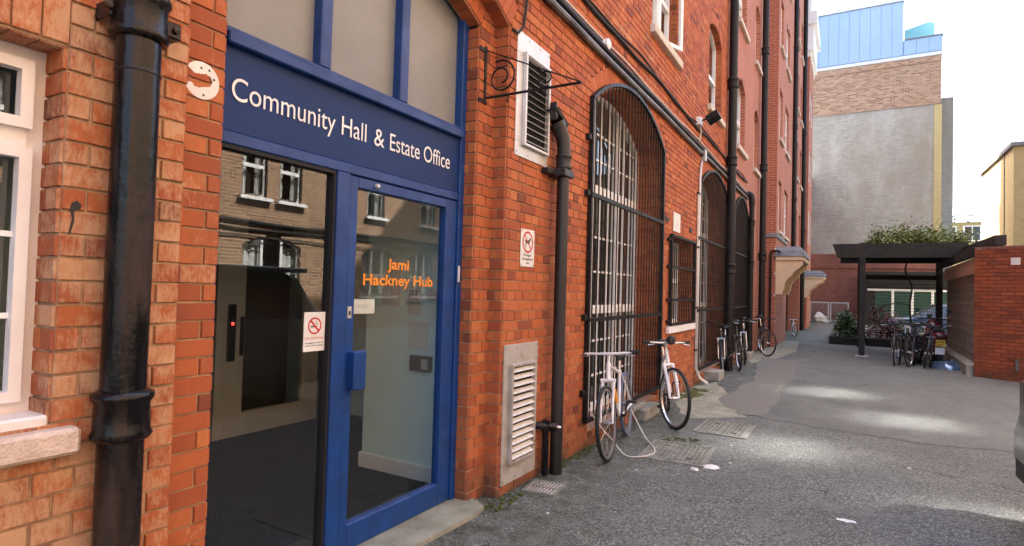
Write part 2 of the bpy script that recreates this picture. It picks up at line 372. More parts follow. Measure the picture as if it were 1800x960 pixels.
M['orange'] = mat('orange_plastic', (0.80, 0.30, 0.02), rough=0.5)
M['bluetyre'] = mat('blue_grey_tyre', (0.10, 0.12, 0.22), rough=0.7)
M['orangetext'] = mat('orange_vinyl', (0.80, 0.26, 0.015), rough=0.5)
M['whitetext'] = mat('white_vinyl', (0.82, 0.82, 0.80), rough=0.5)
M['blacktext'] = mat('black_print', (0.02, 0.02, 0.02), rough=0.6)
M['redprint'] = mat('red_print', (0.55, 0.03, 0.03), rough=0.5)
M['signwhite'] = mat('white_sign_plate', (0.80, 0.78, 0.74), rough=0.35)
M['paper'] = mat('paper', (0.72, 0.71, 0.66), rough=0.8)
M['asphalt'] = asphalt_mat('asphalt', 105, 1.36)
M['cladding'] = mat('pale_blue_metal_cladding', (0.27, 0.375, 0.52), (0.24, 0.345, 0.49), 0.3, 0.4, 0.1)
M['tealglass'] = mat('teal_glass', (0.25, 0.55, 0.55), (0.2, 0.48, 0.5), 0.6, 0.15)
M['slate'] = mat('slate_roof', (0.13, 0.14, 0.15), (0.19, 0.2, 0.21), 2, 0.6)
M['green'] = mat('green_garage_paint', (0.010, 0.055, 0.036), (0.008, 0.045, 0.03), 2, 0.5)
M['carblue'] = mat('blue_grey_car_paint', (0.11, 0.18, 0.29), rough=0.25, metal=0.4, coat=0.8)
M['cardark'] = mat('slate_blue_car_paint', (0.15, 0.19, 0.205), rough=0.25, metal=0.3, coat=0.8)
M['carglass'] = mat('dark_car_glass', (0.02, 0.028, 0.032), rough=0.06, spec=0.8)
M['blackplastic'] = mat('black_plastic', (0.018, 0.018, 0.02), rough=0.5)
M['redlamp'] = mat('dark_red_lamp_lens', (0.05, 0.004, 0.005), rough=0.15)
M['plateyellow'] = mat('yellow_number_plate', (0.75, 0.50, 0.02), rough=0.4)
M['leafgreen'] = leaf_mat('green_leaf', (0.075, 0.12, 0.02), (0.19, 0.22, 0.05))
M['leafdark'] = leaf_mat('dark_green_leaf', (0.035, 0.085, 0.022), (0.10, 0.165, 0.06))
M['leafred'] = leaf_mat('red_leaf', (0.18, 0.02, 0.035), (0.10, 0.05, 0.03))
M['bark'] = mat('bark', (0.06, 0.045, 0.035), rough=0.9)
M['soil'] = mat('soil', (0.05, 0.04, 0.03), rough=1.0)
M['curtain'] = mat('pale_curtain', (0.70, 0.68, 0.64), (0.55, 0.53, 0.50), 9, 0.9, stretch=(1, 6, 0.1))
M['room'] = mat('dim_room_wall', (0.16, 0.155, 0.15), rough=0.9)
M['cablegrey'] = mat('grey_conduit', (0.16, 0.155, 0.15), (0.05, 0.045, 0.042), 3, 0.4, 0.2, lo=0.4, hi=0.6)
M['cablewhite'] = mat('off_white_cable', (0.62, 0.57, 0.50), rough=0.6)
M['cablesteel'] = mat('steel_conduit', (0.55, 0.54, 0.53), rough=0.4, metal=0.6)
_m, _nt, _p = newmat('red_indicator'); _p.inputs['Emission Color'].default_value = (1, 0.03, 0.02, 1); _p.inputs['Emission Strength'].default_value = 1.2; _p.inputs['Base Color'].default_value = (0.3, 0, 0, 1)
M['indicator'] = _m

# ------------------------------------------------------------------ ground
mb = MB(); mb.quad((-220, -60, 0), (220, -60, 0), (220, 400, 0), (-220, 400, 0))
tag(obj('ground', mb, M['asphalt']), kind='structure')

# ------------------------------------------------------------------ brick panels
XF = -2.19
GA, BL, BJ = 0.0755, 0.230, 0.009            # course gauge, stretcher pitch, joint
DECK = []                                     # every brick of the block: (corner points, proud vector, tint, worn)

def open_interval(op, z):
    """interval of u cut away at height z (arch ring included), or None"""
    c, hw = (op['u0'] + op['u1']) / 2, (op['u1'] - op['u0']) / 2
    if z < op['z0']: return None
    if z <= op['zs']: return (op['u0'], op['u1'])
    t, rise = op.get('ring', 0.225), op.get('rise', 0)
    if rise <= 0:
        return (op['u0'] - op.get('lap', 0), op['u1'] + op.get('lap', 0)) if z < op['zs'] + t else None
    rad = (hw * hw + rise * rise) / (2 * rise); zc = op['zs'] + rise - rad; th = math.asin(hw / rad)
    if z < op['zs'] + t * math.cos(th): h = hw + (z - op['zs']) * math.tan(th)
    elif z < zc + rad + t: h = math.sqrt(max((rad + t) ** 2 - (z - zc) ** 2, 0))
    else: return None
    return (c - h, c + h)
def intervals(u0, u1, z, ops):
    iv = [(u0, u1)]
    for op in ops:
        cut = open_interval(op, z)
        if not cut: continue
        nv = []
        for a, b in iv:
            if cut[1] <= a or cut[0] >= b: nv.append((a, b)); continue
            if cut[0] - a > 0.02: nv.append((a, cut[0]))
            if b - cut[1] > 0.02: nv.append((cut[1], b))
        iv = nv
    return iv
def brick(O, U, Nn, a, b, z0, z1, proud, tint, worn, dest=None):
    V = lambda u, z, n: Vector(O) + Vector(U) * u + Vector((0, 0, z)) + Vector(Nn) * n
    (DECK if dest is None else dest).append(([V(a, z0, 0), V(b, z0, 0), V(b, z1, 0), V(a, z1, 0)], Vector(Nn) * proud, tint, worn))
def brick_panel(mortar, O, U, Nn, u0, u1, z0, z1, ops=(), worn=0.1, phase=0.0, rec=0.0095, ztop=None, bond='english', dest=None, wfun=None):
    """mortar bed on the plane, bricks standing proud of it by rec"""
    U, Nn = Vector(U), Vector(Nn)
    k = 0
    while True:
        za, zb = z0 + k * GA, min(z0 + (k + 1) * GA, z1)
        if za >= z1 - 0.01: break
        zm = (za + zb) / 2
        for (a, b) in intervals(u0, u1, zm, ops):
            V = lambda u, z: Vector(O) + U * u + Vector((0, 0, z))
            mortar.quad(V(a, za), V(b, za), V(b, zb), V(a, zb))
            hdr = (k % 2 == 1) and bond == 'english'
            p = BL / 2 if hdr else BL
            u = math.floor((a - phase) / p) * p + phase + (BL / 4 if hdr else BL / 2 if (bond == 'stretcher' and k % 2) else 0)
            while u > a: u -= p
            cuts = []
            while u < b:
                s, e = max(u, a), min(u + p, b)
                if e - s > 0.004: cuts.append([s, e])
                u += p
            if len(cuts) > 1 and cuts[0][1] - cuts[0][0] < 0.045: cuts[1][0] = cuts[0][0]; cuts.pop(0)
            if len(cuts) > 1 and cuts[-1][1] - cuts[-1][0] < 0.045: cuts[-2][1] = cuts[-1][1]; cuts.pop()
            for (s, e) in cuts:
                if e - s < 0.02: continue
                j = BJ / 2
                s2 = s + (0.001 if s <= a + 1e-6 else j * R.uniform(0.6, 1.3)); e2 = e - (0.001 if e >= b - 1e-6 else j * R.uniform(0.6, 1.3))
                wv = wfun(Vector(O) + U * ((s + e) / 2) + Vector((0, 0, zm))) if wfun else worn
                tn = min(1, max(0, R.gauss(0.55, 0.21) - (0.32 if R.random() < 0.09 else 0)))
                brick(O, U, Nn, s2, e2, za + j * R.uniform(0.7, 1.2), zb - j * R.uniform(0.8, 1.3), rec + R.uniform(-0.0015, 0.0025), tn, max(0, wv + R.gauss(0, 0.12)), dest)
        k += 1
def arch_ring(O, U, Nn, op, depth, worn=0.1, soffit=True, mortar=None, w=0.076):
    """voussoirs round a segmental head, or soldiers over a flat one"""
    U, Nn = Vector(U), Vector(Nn); t, rise = op.get('ring', 0.225), op.get('rise', 0)
    P = lambda u, z, n: Vector(O) + U * u + Vector((0, 0, z)) + Nn * n
    c, hw = (op['u0'] + op['u1']) / 2, (op['u1'] - op['u0']) / 2
    quads = []
    if rise <= 0:
        lap = op.get('lap', 0); n = round((2 * hw + 2 * lap) / w); ww = (2 * hw + 2 * lap) / n
        for i in range(n):
            a = op['u0'] - lap + i * ww
            quads.append(((a, op['zs']), (a + ww, op['zs']), (a + ww, op['zs'] + t), (a, op['zs'] + t)))
    else:
        rad = (hw * hw + rise * rise) / (2 * rise); zc = op['zs'] + rise - rad; th = math.asin(hw / rad)
        n = max(3, round(2 * th * (rad + t / 2) / w)); d = 2 * th / n
        for i in range(n):
            a0, a1 = -th + i * d, -th + (i + 1) * d
            q = lambda an, r: (c + r * math.sin(an), zc + r * math.cos(an))
            quads.append((q(a0, rad), q(a1, rad), q(a1, rad + t), q(a0, rad + t)))
    for q in quads:
        m = Vector((sum(x[0] for x in q) / 4, sum(x[1] for x in q) / 4))
        if mortar is not None:
            mortar.quad(*[P(x[0], x[1], -0.0015) for x in q])
            mortar.quad(P(*q[0], 0), P(*q[1], 0), P(*q[1], -depth), P(*q[0], -depth))
        corners = [P(*(m + (Vector(x) - m) * (0.93 if i in (0, 1) else 0.95)), 0) for i, x in enumerate(q)]
        DECK.append((corners, Nn * (0.007 + R.uniform(-0.001, 0.002)), min(1, max(0, R.gauss(0.5, 0.2))), worn))
        if soffit:
            dirz = Vector((q[0][0] + q[1][0] - q[2][0] - q[3][0], q[0][1] + q[1][1] - q[2][1] - q[3][1])).normalized() * 0.006
            nn = U * dirz.x + Vector((0, 0, dirz.y)); dd = 0.0
            while dd < depth - 0.03:
                e = min(dd + 0.115, depth)
                a0, a1 = Vector(q[0]), Vector(q[1]); mm = (a0 + a1) / 2
                b0, b1 = mm + (a0 - mm) * 0.93, mm + (a1 - mm) * 0.93
                DECK.append(([P(*b0, -dd - 0.003), P(*b1, -dd - 0.003), P(*b1, -e + 0.003), P(*b0, -e + 0.003)], nn, min(1, max(0, R.gauss(0.45, 0.2))), worn))
                dd = e
def brick_mesh(items, bevel=True):
    mb = MB(); tint = []; worn = []
    for (c, n, t, wv) in items:
        m = (c[0] + c[1] + c[2] + c[3]) / 4; k = len(mb.v)
        nl = n.length; back = -n / nl * 0.03
        f = []
        for p in c:
            d = (p - m); L = d.length; f.append(p + n - d * min(0.25, (0.0035 / L)))
        mb.v += [tuple(p + back) for p in c] + [tuple(p + n * 0.55) for p in c] + [tuple(p) for p in f]
        for r_ in (0, 4):
            for i in range(4):
                j = (i + 1) % 4; mb.f.append((k + r_ + i, k + r_ + j, k + r_ + 4 + j, k + r_ + 4 + i))
        mb.f.append((k + 8, k + 9, k + 10, k + 11))
        tint += [t] * 12; worn += [wv] * 12
    return mb, {'tint': tint, 'worn': worn}
def visible_size(c):
    xs, ys = [], []
    for p in c:
        v = p - Vector((0, 0, CAMH)); z = v.dot(fw)
        if z < 0.2: return 0
        xs.append(900 + FPX * v.dot(rr) / z); ys.append(480 - FPX * v.dot(uu) / z)
    if max(xs) < 4 or min(xs) > 1796 or max(ys) < 4 or min(ys) > 956: return 0
    return (min(max(xs), 1800) - max(min(xs), 0)) * (min(max(ys), 960) - max(min(ys), 0))
def flat_panel(mb, O, U, u0, u1, z0, z1, ops=(), step=0.0755):
    """plain wall sheet with openings; rows of equal cut are merged"""
    U = Vector(U); rows = []; z = z0
    while z < z1 - 1e-4:
        zb = min(z + step, z1); iv = intervals(u0, u1, (z + zb) / 2, ops)
        if rows and rows[-1][2] == iv: rows[-1][1] = zb
        else: rows.append([z, zb, iv])
        z = zb
    for za, zb, iv in rows:
        for a, b in iv:
            V = lambda u, z: Vector(O) + U * u + Vector((0, 0, z))
            mb.quad(V(a, za), V(b, za), V(b, zb), V(a, zb))
def arch_pts(u0, u1, z0, zs, rise, n=12):
    pts = [(u0, z0), (u1, z0)]
    if rise <= 0: return pts + [(u1, zs), (u0, zs)]
    c, hw = (u0 + u1) / 2, (u1 - u0) / 2; rad = (hw * hw + rise * rise) / (2 * rise); zc = zs + rise - rad; th = math.asin(hw / rad)
    return pts + [(c + rad * math.sin(th - 2 * th * i / n), zc + rad * math.cos(th - 2 * th * i / n)) for i in range(n + 1)]
def reveal(mb, O, U, Nn, op, depth):
    """jambs, soffit and floor of an opening"""
    U, Nn = Vector(U), Vector(Nn); pts = arch_pts(op['u0'], op['u1'], op['z0'], op['zs'], op.get('rise', 0))
    P = lambda u, z, n: Vector(O) + U * u + Vector((0, 0, z)) + Nn * n
    for i in range(len(pts)):
        a, b = pts[i], pts[(i + 1) % len(pts)]
        mb.quad(P(*a, 0.0), P(*b, 0.0), P(*b, -depth), P(*a, -depth))

# ------------------------------------------------------------------ the red brick block
OX, UY, NX = (XF, 0, 0), (0, 1, 0), (1, 0, 0)
K = lambda n: n * GA
op_win = dict(u0=-0.42, u1=0.88, z0=K(14), zs=K(30), ring=K(3))
op_door = dict(u0=1.265, u1=3.653, z0=-0.1, zs=K(46), rise=0.32)
op_door_in = dict(u0=1.49, u1=3.43, z0=-0.1, zs=K(45) + 0.02, rise=0.24)
op_g1 = dict(u0=5.32, u1=7.78, z0=K(2), zs=K(45), rise=0.42)
op_g2 = dict(u0=10.05, u1=12.5, z0=K(2), zs=K(45), rise=0.42)
op_g3 = dict(u0=13.5, u1=15.4, z0=K(2), zs=K(45), rise=0.40)
op_small = dict(u0=8.2, u1=9.6, z0=K(14), zs=K(31), ring=K(3))
UPW = [(7.15, 8.38), (10.6, 11.8), (13.68, 14.85), (16.42, 17.3)]
ops_up = [dict(u0=a, u1=b, z0=K(65), zs=K(84), rise=0.2) for a, b in UPW]
ops_up2 = [dict(u0=a, u1=b, z0=K(103), zs=K(122), rise=0.2) for a, b in UPW]
ops_up3 = [dict(u0=a, u1=b, z0=K(141), zs=K(160), rise=0.2) for a, b in UPW]
OPS = [op_win, op_door, op_g1, op_g2, op_g3, op_small] + ops_up + ops_up2 + ops_up3
SEAM = 13.0
block = thing('brick_building', 'long red brick block of flats with blue hall entrance and barred arched windows', 'building', (-7, 10, 0))
def worn_pale_at(p):
    if p.y < 1.27: return 0.92 - 0.25 * max(0, p.z - 2.2)
    if p.z > 4.15: return 0.56  # bricks above the conduits drawn paler and pinker
    if p.y < 1.55: return 0.62
    return 0.16 + (0.25 if (8.4 < p.y < 9.6 and p.z < 1.0) else 0) + (0.35 if p.z < 0.2 else 0)
mortar = MB()
for (za, zb, ua) in ((0, 48, 0.1), (48, 70, 1.3), (70, 98, 4.0), (98, 122, 7.6)):
    brick_panel(mortar, OX, UY, NX, ua, SEAM, K(za), K(zb), OPS, phase=3.653, wfun=worn_pale_at)
XS, XFR = -2.308, -2.43
brick_panel(mortar, (XS, 0, 0), UY, NX, 1.2, 3.72, 0, K(53), [op_door_in], phase=1.26, wfun=lambda p: 0.55 if p.y < 2 else 0.16)
for (x0, y, ny, d, zt, wn) in ((XS, 3.653, -1, 0.118, 46, 0.12), (XFR, 3.43, -1, 0.122, 45, 0.15), (XS, 1.265, 1, 0.118, 46, 0.5), (XFR, 1.49, 1, 0.122, 45, 0.5)):
    brick_panel(mortar, (x0, y, 0), (1, 0, 0), (0, ny, 0), 0, d, 0, K(zt), worn=wn)
brick_panel(mortar, (-2.33, 0.88, 0), (1, 0, 0), (0, -1, 0), 0, 0.14, K(14), K(30), worn=0.8)
brick_panel(mortar, (-2.55, 7.78, 0), (1, 0, 0), (0, -1, 0), 0, 0.36, K(2), K(45), worn=0.05)
brick_panel(mortar, (-2.55, 12.5, 0), (1, 0, 0), (0, -1, 0), 0, 0.36, K(2), K(45), worn=0.05)
brick_panel(mortar, (-2.42, 9.6, 0), (1, 0, 0), (0, -1, 0), 0, 0.23, K(14), K(31), worn=0.05)
for op in ops_up[:2]:
    brick_panel(mortar, (-2.33, op['u1'], 0), (1, 0, 0), (0, -1, 0), 0, 0.14, K(65), K(84), worn=0.05)
arch_ring(OX, UY, NX, op_win, 0.13, 0.95, True, mortar)
arch_ring(OX, UY, NX, op_door, 0.118, 0.12, True, mortar)
arch_ring((XS, 0, 0), UY, NX, op_door_in, 0.122, 0.12, True, mortar)
arch_ring(OX, UY, NX, op_g1, 0.36, 0.1, True, mortar)
arch_ring(OX, UY, NX, op_g2, 0.36, 0.1, True, mortar)
arch_ring(OX, UY, NX, op_small, 0.23, 0.1, True, mortar)
for op in ops_up[:2]: arch_ring(OX, UY, NX, op, 0.14, 0.2, True, mortar)
obj('mortar_bed', mortar, M['mortar'], block, norm=False)
# the 300 bricks that show largest are pieces of their own, the rest one mesh
DECK.sort(key=lambda it: -visible_size(it[0]))
for it in DECK[:300]:
    bmb, at = brick_mesh([it]); c = sum(it[0], Vector()) / 4
    obj('brick', bmb, M['brick'], block, at=c, attrs=at, norm=False)
bmb, at = brick_mesh(DECK[300:])
tag(obj('brickwork', bmb, M['brick'], block, attrs=at, norm=False), kind='stuff')

# plain sheets where courses are too fine or out of view
flat = MB(); thin = [dict(o, ring=0.0) for o in OPS]
ROOFZ = 16.2
flat_panel(flat, OX, UY, SEAM, 19.0, 0, ROOFZ, thin)
flat_panel(flat, OX, UY, -9, 0.1, 0, ROOFZ, thin)
for (za, zb, a, b) in ((48, 70, 0.1, 1.3), (70, 98, 0.1, 4.0), (98, 122, 0.1, 7.6)): flat_panel(flat, OX, UY, a, b, K(za), K(zb), [])
flat_panel(flat, OX, UY, 0.1, SEAM, K(122), ROOFZ, [dict(o, ring=0.0) for o in ops_up2 + ops_up3])
flat_panel(flat, OX, UY, 34.2, 42, 0, 9, [])
for op in [op_g3] + ops_up[2:] + ops_up2 + ops_up3: reveal(flat, OX, UY, NX, op, 0.15 if op is not op_g3 else 0.36)
for op in (op_g1, op_g2):     # near jambs and thresholds
    flat.quad((-2.19, op['u0'], K(2)), (-2.55, op['u0'], K(2)), (-2.55, op['u0'], K(45)), (-2.19, op['u0'], K(45)))
    flat.quad((-2.19, op['u0'], K(2)), (-2.19, op['u1'], K(2)), (-2.55, op['u1'], K(2)), (-2.55, op['u0'], K(2)))
# bays
BX = -1.87
bay_ops = []
for zz in (K(47), K(85), K(123), K(161)):
    for (a, b) in ((19.5, 20.4), (21.4, 22.7), (26.2, 27.2), (28.2, 29.2)):
        bay_ops.append(dict(u0=a, u1=b, z0=zz, zs=zz + 1.55, ring=0.0))
door_op = dict(u0=22.6, u1=29.0, z0=-0.1, zs=2.75, ring=0.0)
flat_panel(flat, (BX, 0, 0), UY, 19.0, 30.0, 0, 17.5, bay_ops + [door_op])
flat.quad((XF, 19.0, 0), (BX, 19.0, 0), (BX, 19.0, 17.5), (XF, 19.0, 17.5))
for op in bay_ops: reveal(flat, (BX, 0, 0), UY, NX, op, 0.14)
reveal(flat, (BX, 0, 0), UY, NX, door_op, 0.5)
flat.quad((XF, 30.0, 0), (XF, 31.0, 0), (XF, 31.0, 17.5), (XF, 30.0, 17.5)); flat.quad((BX, 30, 0), (XF, 30, 0), (XF, 30, 17.5), (BX, 30, 17.5))
B2 = -1.68
b2_ops = [dict(u0=a, u1=b, z0=zz, zs=zz + 1.6, ring=0.0) for zz in (K(55), K(95), K(135)) for (a, b) in ((31.5, 32.4), (32.9, 33.7))]
flat_panel(flat, (B2, 0, 0), UY, 31.0, 34.2, 0, 13.1, b2_ops)
for op in b2_ops: reveal(flat, (B2, 0, 0), UY, NX, op, 0.12)
flat.quad((XF - .5, 31, 0), (B2, 31, 0), (B2, 31, 13.1), (XF - .5, 31, 13.1)); flat.quad((B2, 34.2, 0), (XF - .5, 34.2, 0), (XF - .5, 34.2, 13.1), (B2, 34.2, 13.1))
obj('wall', flat, M['brickwall'], block, norm=False)
# carcass and roof: keeps the sun out, gives the block its height
core = MB()
core.box(-13, -4.2, -9, -0.3, 0, 16); core.box(-13, -4.2, 5.2, 34.2, 0, 16); core.box(-13, -4.2, 34.21, 42, 0, 9); core.box(-13, -6.2, -0.3, 5.2, 0, 16); core.box(-6.2, -4.2, -0.3, 5.2, 3.1, 16)
core.box(-4.2, -2.25, -9.2, -9.0, 0, 16); core.box(-4.2, -2.25, 42, 42.2, 0, 9); core.box(-4.2, -2.25, 34.1, 34.3, 0, 16)
obj('inner_wall', core, M['room'], block)
roof = MB(); roof.box(-13.2, -2.1, -9.2, 34.4, 16.2, 16.45); roof.box(-13.2, -2.1, 34.41, 42.2, 9.0, 9.25)
gab = [(-2.25, 16.2, 16.46), (-2.25, 34.2, 16.46), (-2.25, 34.2, 20.6), (-2.25, 20.2, 20.6)]
roof.prism(gab, (-10.5, 0, 0))
obj('roof', roof, M['slate'], block)
crn = MB(); crn.box(B2 - 0.6, B2 + 0.06, 30.9, 34.3, 13.1, 13.35); crn.box(B2 - 0.6, B2 + 0.16, 30.8, 34.4, 13.35, 14.6); crn.box(B2 - .6, B2 + 0.3, 30.7, 34.5, 14.6, 15.2); crn.box(B2 - .6, B2 + 0.05, 30.9, 34.3, 15.2, 17.4)
obj('cornice', crn, M['white'], block)
crn = MB(); crn.box(BX - 0.5, BX + 0.12, 18.9, 30.1, 17.5, 17.9); obj('parapet_coping', crn, M['lead'], block); crn = MB(); crn.bbox(XF, BX + 0.05, 18.94, 22.2, 3.28, 3.42, 0.02)
obj('string_course', crn, M['lead'], block)

def frame_ring(mb, u0, u1, z0, zs, rise, X, t, th=0.03):
    o = arch_pts(u0, u1, z0, zs, rise); i = arch_pts(u0 + t, u1 - t, z0 + t, zs - (t if rise <= 0 else t * 0.3), max(0, rise - t * 0.3) if rise > 0 else 0)
    n = len(o)
    for k in range(n):
        a, b, c, d = o[k], o[(k + 1) % n], i[(k + 1) % n], i[k]
        P = lambda p, x: (x, p[0], p[1])
        mb.quad(P(a, X + th), P(b, X + th), P(c, X + th), P(d, X + th))
        mb.quad(P(d, X + th), P(c, X + th), P(c, X - th), P(d, X - th))
        mb.quad(P(b, X + th), P(a, X + th), P(a, X - th), P(b, X - th))
def window_unit(root, u0, u1, z0, zs, rise, X, bars_u=(), bars_z=(), t=0.06, mat_=None, sill=None, fine=(), curtain=False, blind=False, name='window', sillmat=None):
    mat_ = mat_ or M['white']; mb = MB(); frame_ring(mb, u0, u1, z0, zs, rise, X, t)
    def topz(u):
        if rise <= 0: return zs
        c, hw = (u0 + u1) / 2, (u1 - u0) / 2; rad = (hw * hw + rise * rise) / (2 * rise)
        return zs + rise - rad + math.sqrt(max(rad * rad - (u - c) ** 2, 0))
    for (u, wd) in bars_u: mb.box(X - 0.028, X + 0.034, u - wd / 2, u + wd / 2, z0 + t, topz(u) - t * 0.6)
    for (z, wd) in bars_z: mb.box(X - 0.027, X + 0.038, u0 + t, u1 - t, z - wd / 2, z + wd / 2)
    wdw = obj(name, mb, mat_, root, norm=False)
    if fine:
        f = MB()
        for (kind, a, lo, hi) in fine:
            if kind == 'u': f.box(X - 0.010, X + 0.014, a - 0.011, a + 0.011, lo, min(hi, topz(a) - 0.03))
            else: f.box(X - 0.009, X + 0.012, lo, hi, a - 0.011, a + 0.011)
        obj('glazing_bar', f, mat_, wdw)
    g = MB(); pts = arch_pts(u0 + t * 0.5, u1 - t * 0.5, z0 + t * 0.5, zs - t * 0.4, rise)
    g.poly([(X, p[0], p[1]) for p in pts]); obj('pane', g, M['glass'], wdw, norm=False)
    if sill:
        s = MB(); s.bbox(*sill, 0.008); obj('sill', s, sillmat or M['stone'], wdw)
    if curtain or blind:
        c = MB(); n = 40; a, b = (u0 + 0.05, u1 - 0.05) if blind else curtain
        for i in range(n):
            ya, yb = a + (b - a) * i / n, a + (b - a) * (i + 1) / n
            xa, xb = X - 0.13 + 0.025 * math.sin(i * 1.9), X - 0.13 + 0.025 * math.sin((i + 1) * 1.9)
            c.quad((xa, ya, z0), (xb, yb, z0), (xb, yb, zs + rise), (xa, ya, zs + rise))
        obj('curtain', c, M['curtain'], wdw, smooth=True, norm=False)
    return wdw

# left ground-floor window
lw = window_unit(block, -0.42, 0.88, K(14) + 0.01, K(30), 0, -2.345, bars_u=[(0.23, 0.07)], bars_z=[(1.965, 0.075)], t=0.055, mat_=M['pvc'])
for (a, b, zz) in (((0.265, 0.826), (2.0, 2.212), 0), ((0.265, 0.83), (1.125, 1.93), 1)):
    s = MB(); frame_ring(s, a[0] - 0.01, a[1] + 0.004, b[0] - 0.004, b[1] + 0.004, 0, -2.303, 0.034, 0.02); obj('casement', s, M['pvc'], lw, norm=False)
s = MB()
for z in (1.655, 1.395): s.box(-2.325, -2.308, 0.29, 0.80, z - 0.009, z + 0.009)
obj('glazing_bar', s, M['white'], lw)
s = MB(); s.bbox(-2.33, -2.185, -0.4, 0.875, K(14) - 0.012, K(14) + 0.028, 0.008); obj('inner_sill', s, M['pvc'], lw)
s = MB(); s.bbox(-2.25, -2.125, -0.5, 0.945, K(14) - 0.10, K(14) - 0.014, 0.012); obj('sill', s, M['pinksill'], lw)
s = MB(); s.box(-2.62, -2.60, -0.4, 0.5, 1.0, 2.3); obj('curtain', s, M['room'], lw)

# arched windows behind the grilles
for op, cur in ((op_g1, (5.4, 6.35)), (op_g2, (10.1, 11.0)), (op_g3, None)):
    a, b = op['u0'], op['u1']; wd = (b - a) / 3
    fine = []
    for i in range(3):
        for q in (1, 2):
            fine.append(('u', a + wd * i + wd * q / 3, op['z0'] + 0.06, 4.5))
        for z in (0.55, 0.95, 1.35, 1.75, 2.15, 3.05, 3.35): fine.append(('z', z, a + wd * i + 0.05, a + wd * (i + 1) - 0.05))
    window_unit(block, a, b, op['z0'], op['zs'], op['rise'], -2.55, bars_u=[(a + wd, 0.09), (a + 2 * wd, 0.09)], bars_z=[(2.68, 0.13), (1.30, 0.07)], t=0.08, fine=fine, curtain=cur)
window_unit(block, 8.2, 9.6, K(14), K(31), 0, -2.42, bars_u=[(8.9, 0.07)], bars_z=[(1.72, 0.06)], t=0.06, sill=(-2.44, -2.13, 8.1, 9.7, K(14) - 0.10, K(14) - 0.002), sillmat=M['white'])
for n, (a, b) in enumerate(UPW):
    for lev, (zb, zt) in enumerate(((K(65), K(84)), (K(103), K(122)), (K(141), K(160)))):
        if n < 2 and lev > 1: continue
        wu = window_unit(block, a, b, zb, zt, 0.2, -2.33, bars_u=[((a + b) / 2, 0.05)] if n == 0 else (), bars_z=[((zb + zt) / 2, 0.07)], t=0.06,
                    sill=(-2.35, -2.11, a - 0.08, b + 0.1, zb - 0.11, zb - 0.003), blind=(n == 0 or lev == 1))
        if lev == 0 and n in (0, 2):      # a light standing open
            s = MB(); frame_ring(s, 0, 0.55, 0, 0.9, 0, 0, 0.05, 0.02)
            mtx = Matrix.Translation((-2.30, (a + b) / 2 + 0.02, zb + 0.08 if n == 0 else zb + 0.62)) @ Matrix.Rotation(math.radians(-22), 4, 'Y' if n else 'Z')
            obj('open_casement', s.xform(mtx), M['white'], wu, norm=False)
for op in bay_ops:
    window_unit(block, op['u0'], op['u1'], op['z0'], op['zs'], 0, BX - 0.10, bars_z=[((op['z0'] + op['zs']) / 2, 0.07)], t=0.08,
                sill=(BX - 0.12, BX + 0.08, op['u0'] - 0.06, op['u1'] + 0.06, op['z0'] - 0.1, op['z0'] - 0.003))
for op in b2_ops:
    window_unit(block, op['u0'], op['u1'], op['z0'], op['zs'], 0, B2 - 0.05, bars_z=[((op['z0'] + op['zs']) / 2, 0.07)], t=0.10)
s = MB(); s.box(BX - 0.5, BX - 0.45, 22.6, 29.0, 0, 2.75)
for y in (23.6, 24.7, 25.8, 26.9, 28.0): s.box(BX - 0.45, BX - 0.41, y - 0.04, y + 0.04, 0, 2.75)
obj('entrance_gate', s, M['blackpaint'], block)

# ------------------------------------------------------------------ blue entrance
XB = XFR + 0.02
fr = MB()
fr.bbox(-2.50, XB + 0.012, 1.49, 1.555, 0.0, 3.70, 0.004); fr.bbox(-2.50, XB + 0.012, 3.368, 3.428, 0.0, 3.66, 0.004)
fr.bbox(-2.52, XB + 0.035, 1.556, 3.367, 2.585, 2.64, 0.006); fr.bbox(-2.52, XB + 0.012, 1.556, 3.367, 2.64, 2.665, 0.004)
fr.bbox(-2.50, XB + 0.004, 1.556, 3.367, 2.142, 2.198, 0.005)
for (a, b) in ((2.085, 2.160), (2.71, 2.785)): fr.bbox(-2.50, XB + 0.012, a, b, 2.666, 3.68, 0.005)
fr.bbox(-2.50, XB + 0.010, 2.238, 2.330, 0.0, 2.141, 0.005)
fr.bbox(-2.48, XB - 0.006, 1.556, 2.237, 0.0, 0.06, 0.004)
frame = obj('entrance_frame', fr, M['blue'], block)
g = MB(); g.box(-2.49, XB - 0.004, 2.222, 2.237, 0.06, 2.14); g.box(-2.49, XB - 0.004, 1.556, 2.222, 2.122, 2.141); obj('gap_shade_strip', g, M['dark'], frame)  # dark strips stand in for the shaded gap round the side pane
g = MB(); g.box(-2.475, -2.46, 1.5, 3.4, 2.6, 3.69); obj('frosted_pane', g, M['film'], frame)
g = MB(); g.quad((-2.445, 1.55, 0.05), (-2.445, 2.23, 0.05), (-2.445, 2.23, 2.13), (-2.445, 1.55, 2.13)); obj('side_pane', g, M['doorglass'], frame, norm=False)
sb = MB(); sb.bbox(-2.46, XB - 0.004, 1.556, 3.367, 2.199, 2.584, 0.003)
sign = obj('sign_board', sb, M['bluesign'], block)
dl = MB()
dl.bbox(-2.475, XB - 0.002, 2.335, 2.402, 0.03, 2.136, 0.005); dl.bbox(-2.475, XB - 0.002, 3.238, 3.362, 0.03, 2.136, 0.005)
dl.bbox(-2.475, XB - 0.003, 2.402, 3.238, 2.075, 2.136, 0.004); dl.bbox(-2.475, XB - 0.003, 2.402, 3.238, 0.03, 0.175, 0.005)
door = obj('door', dl, M['blue'], block)
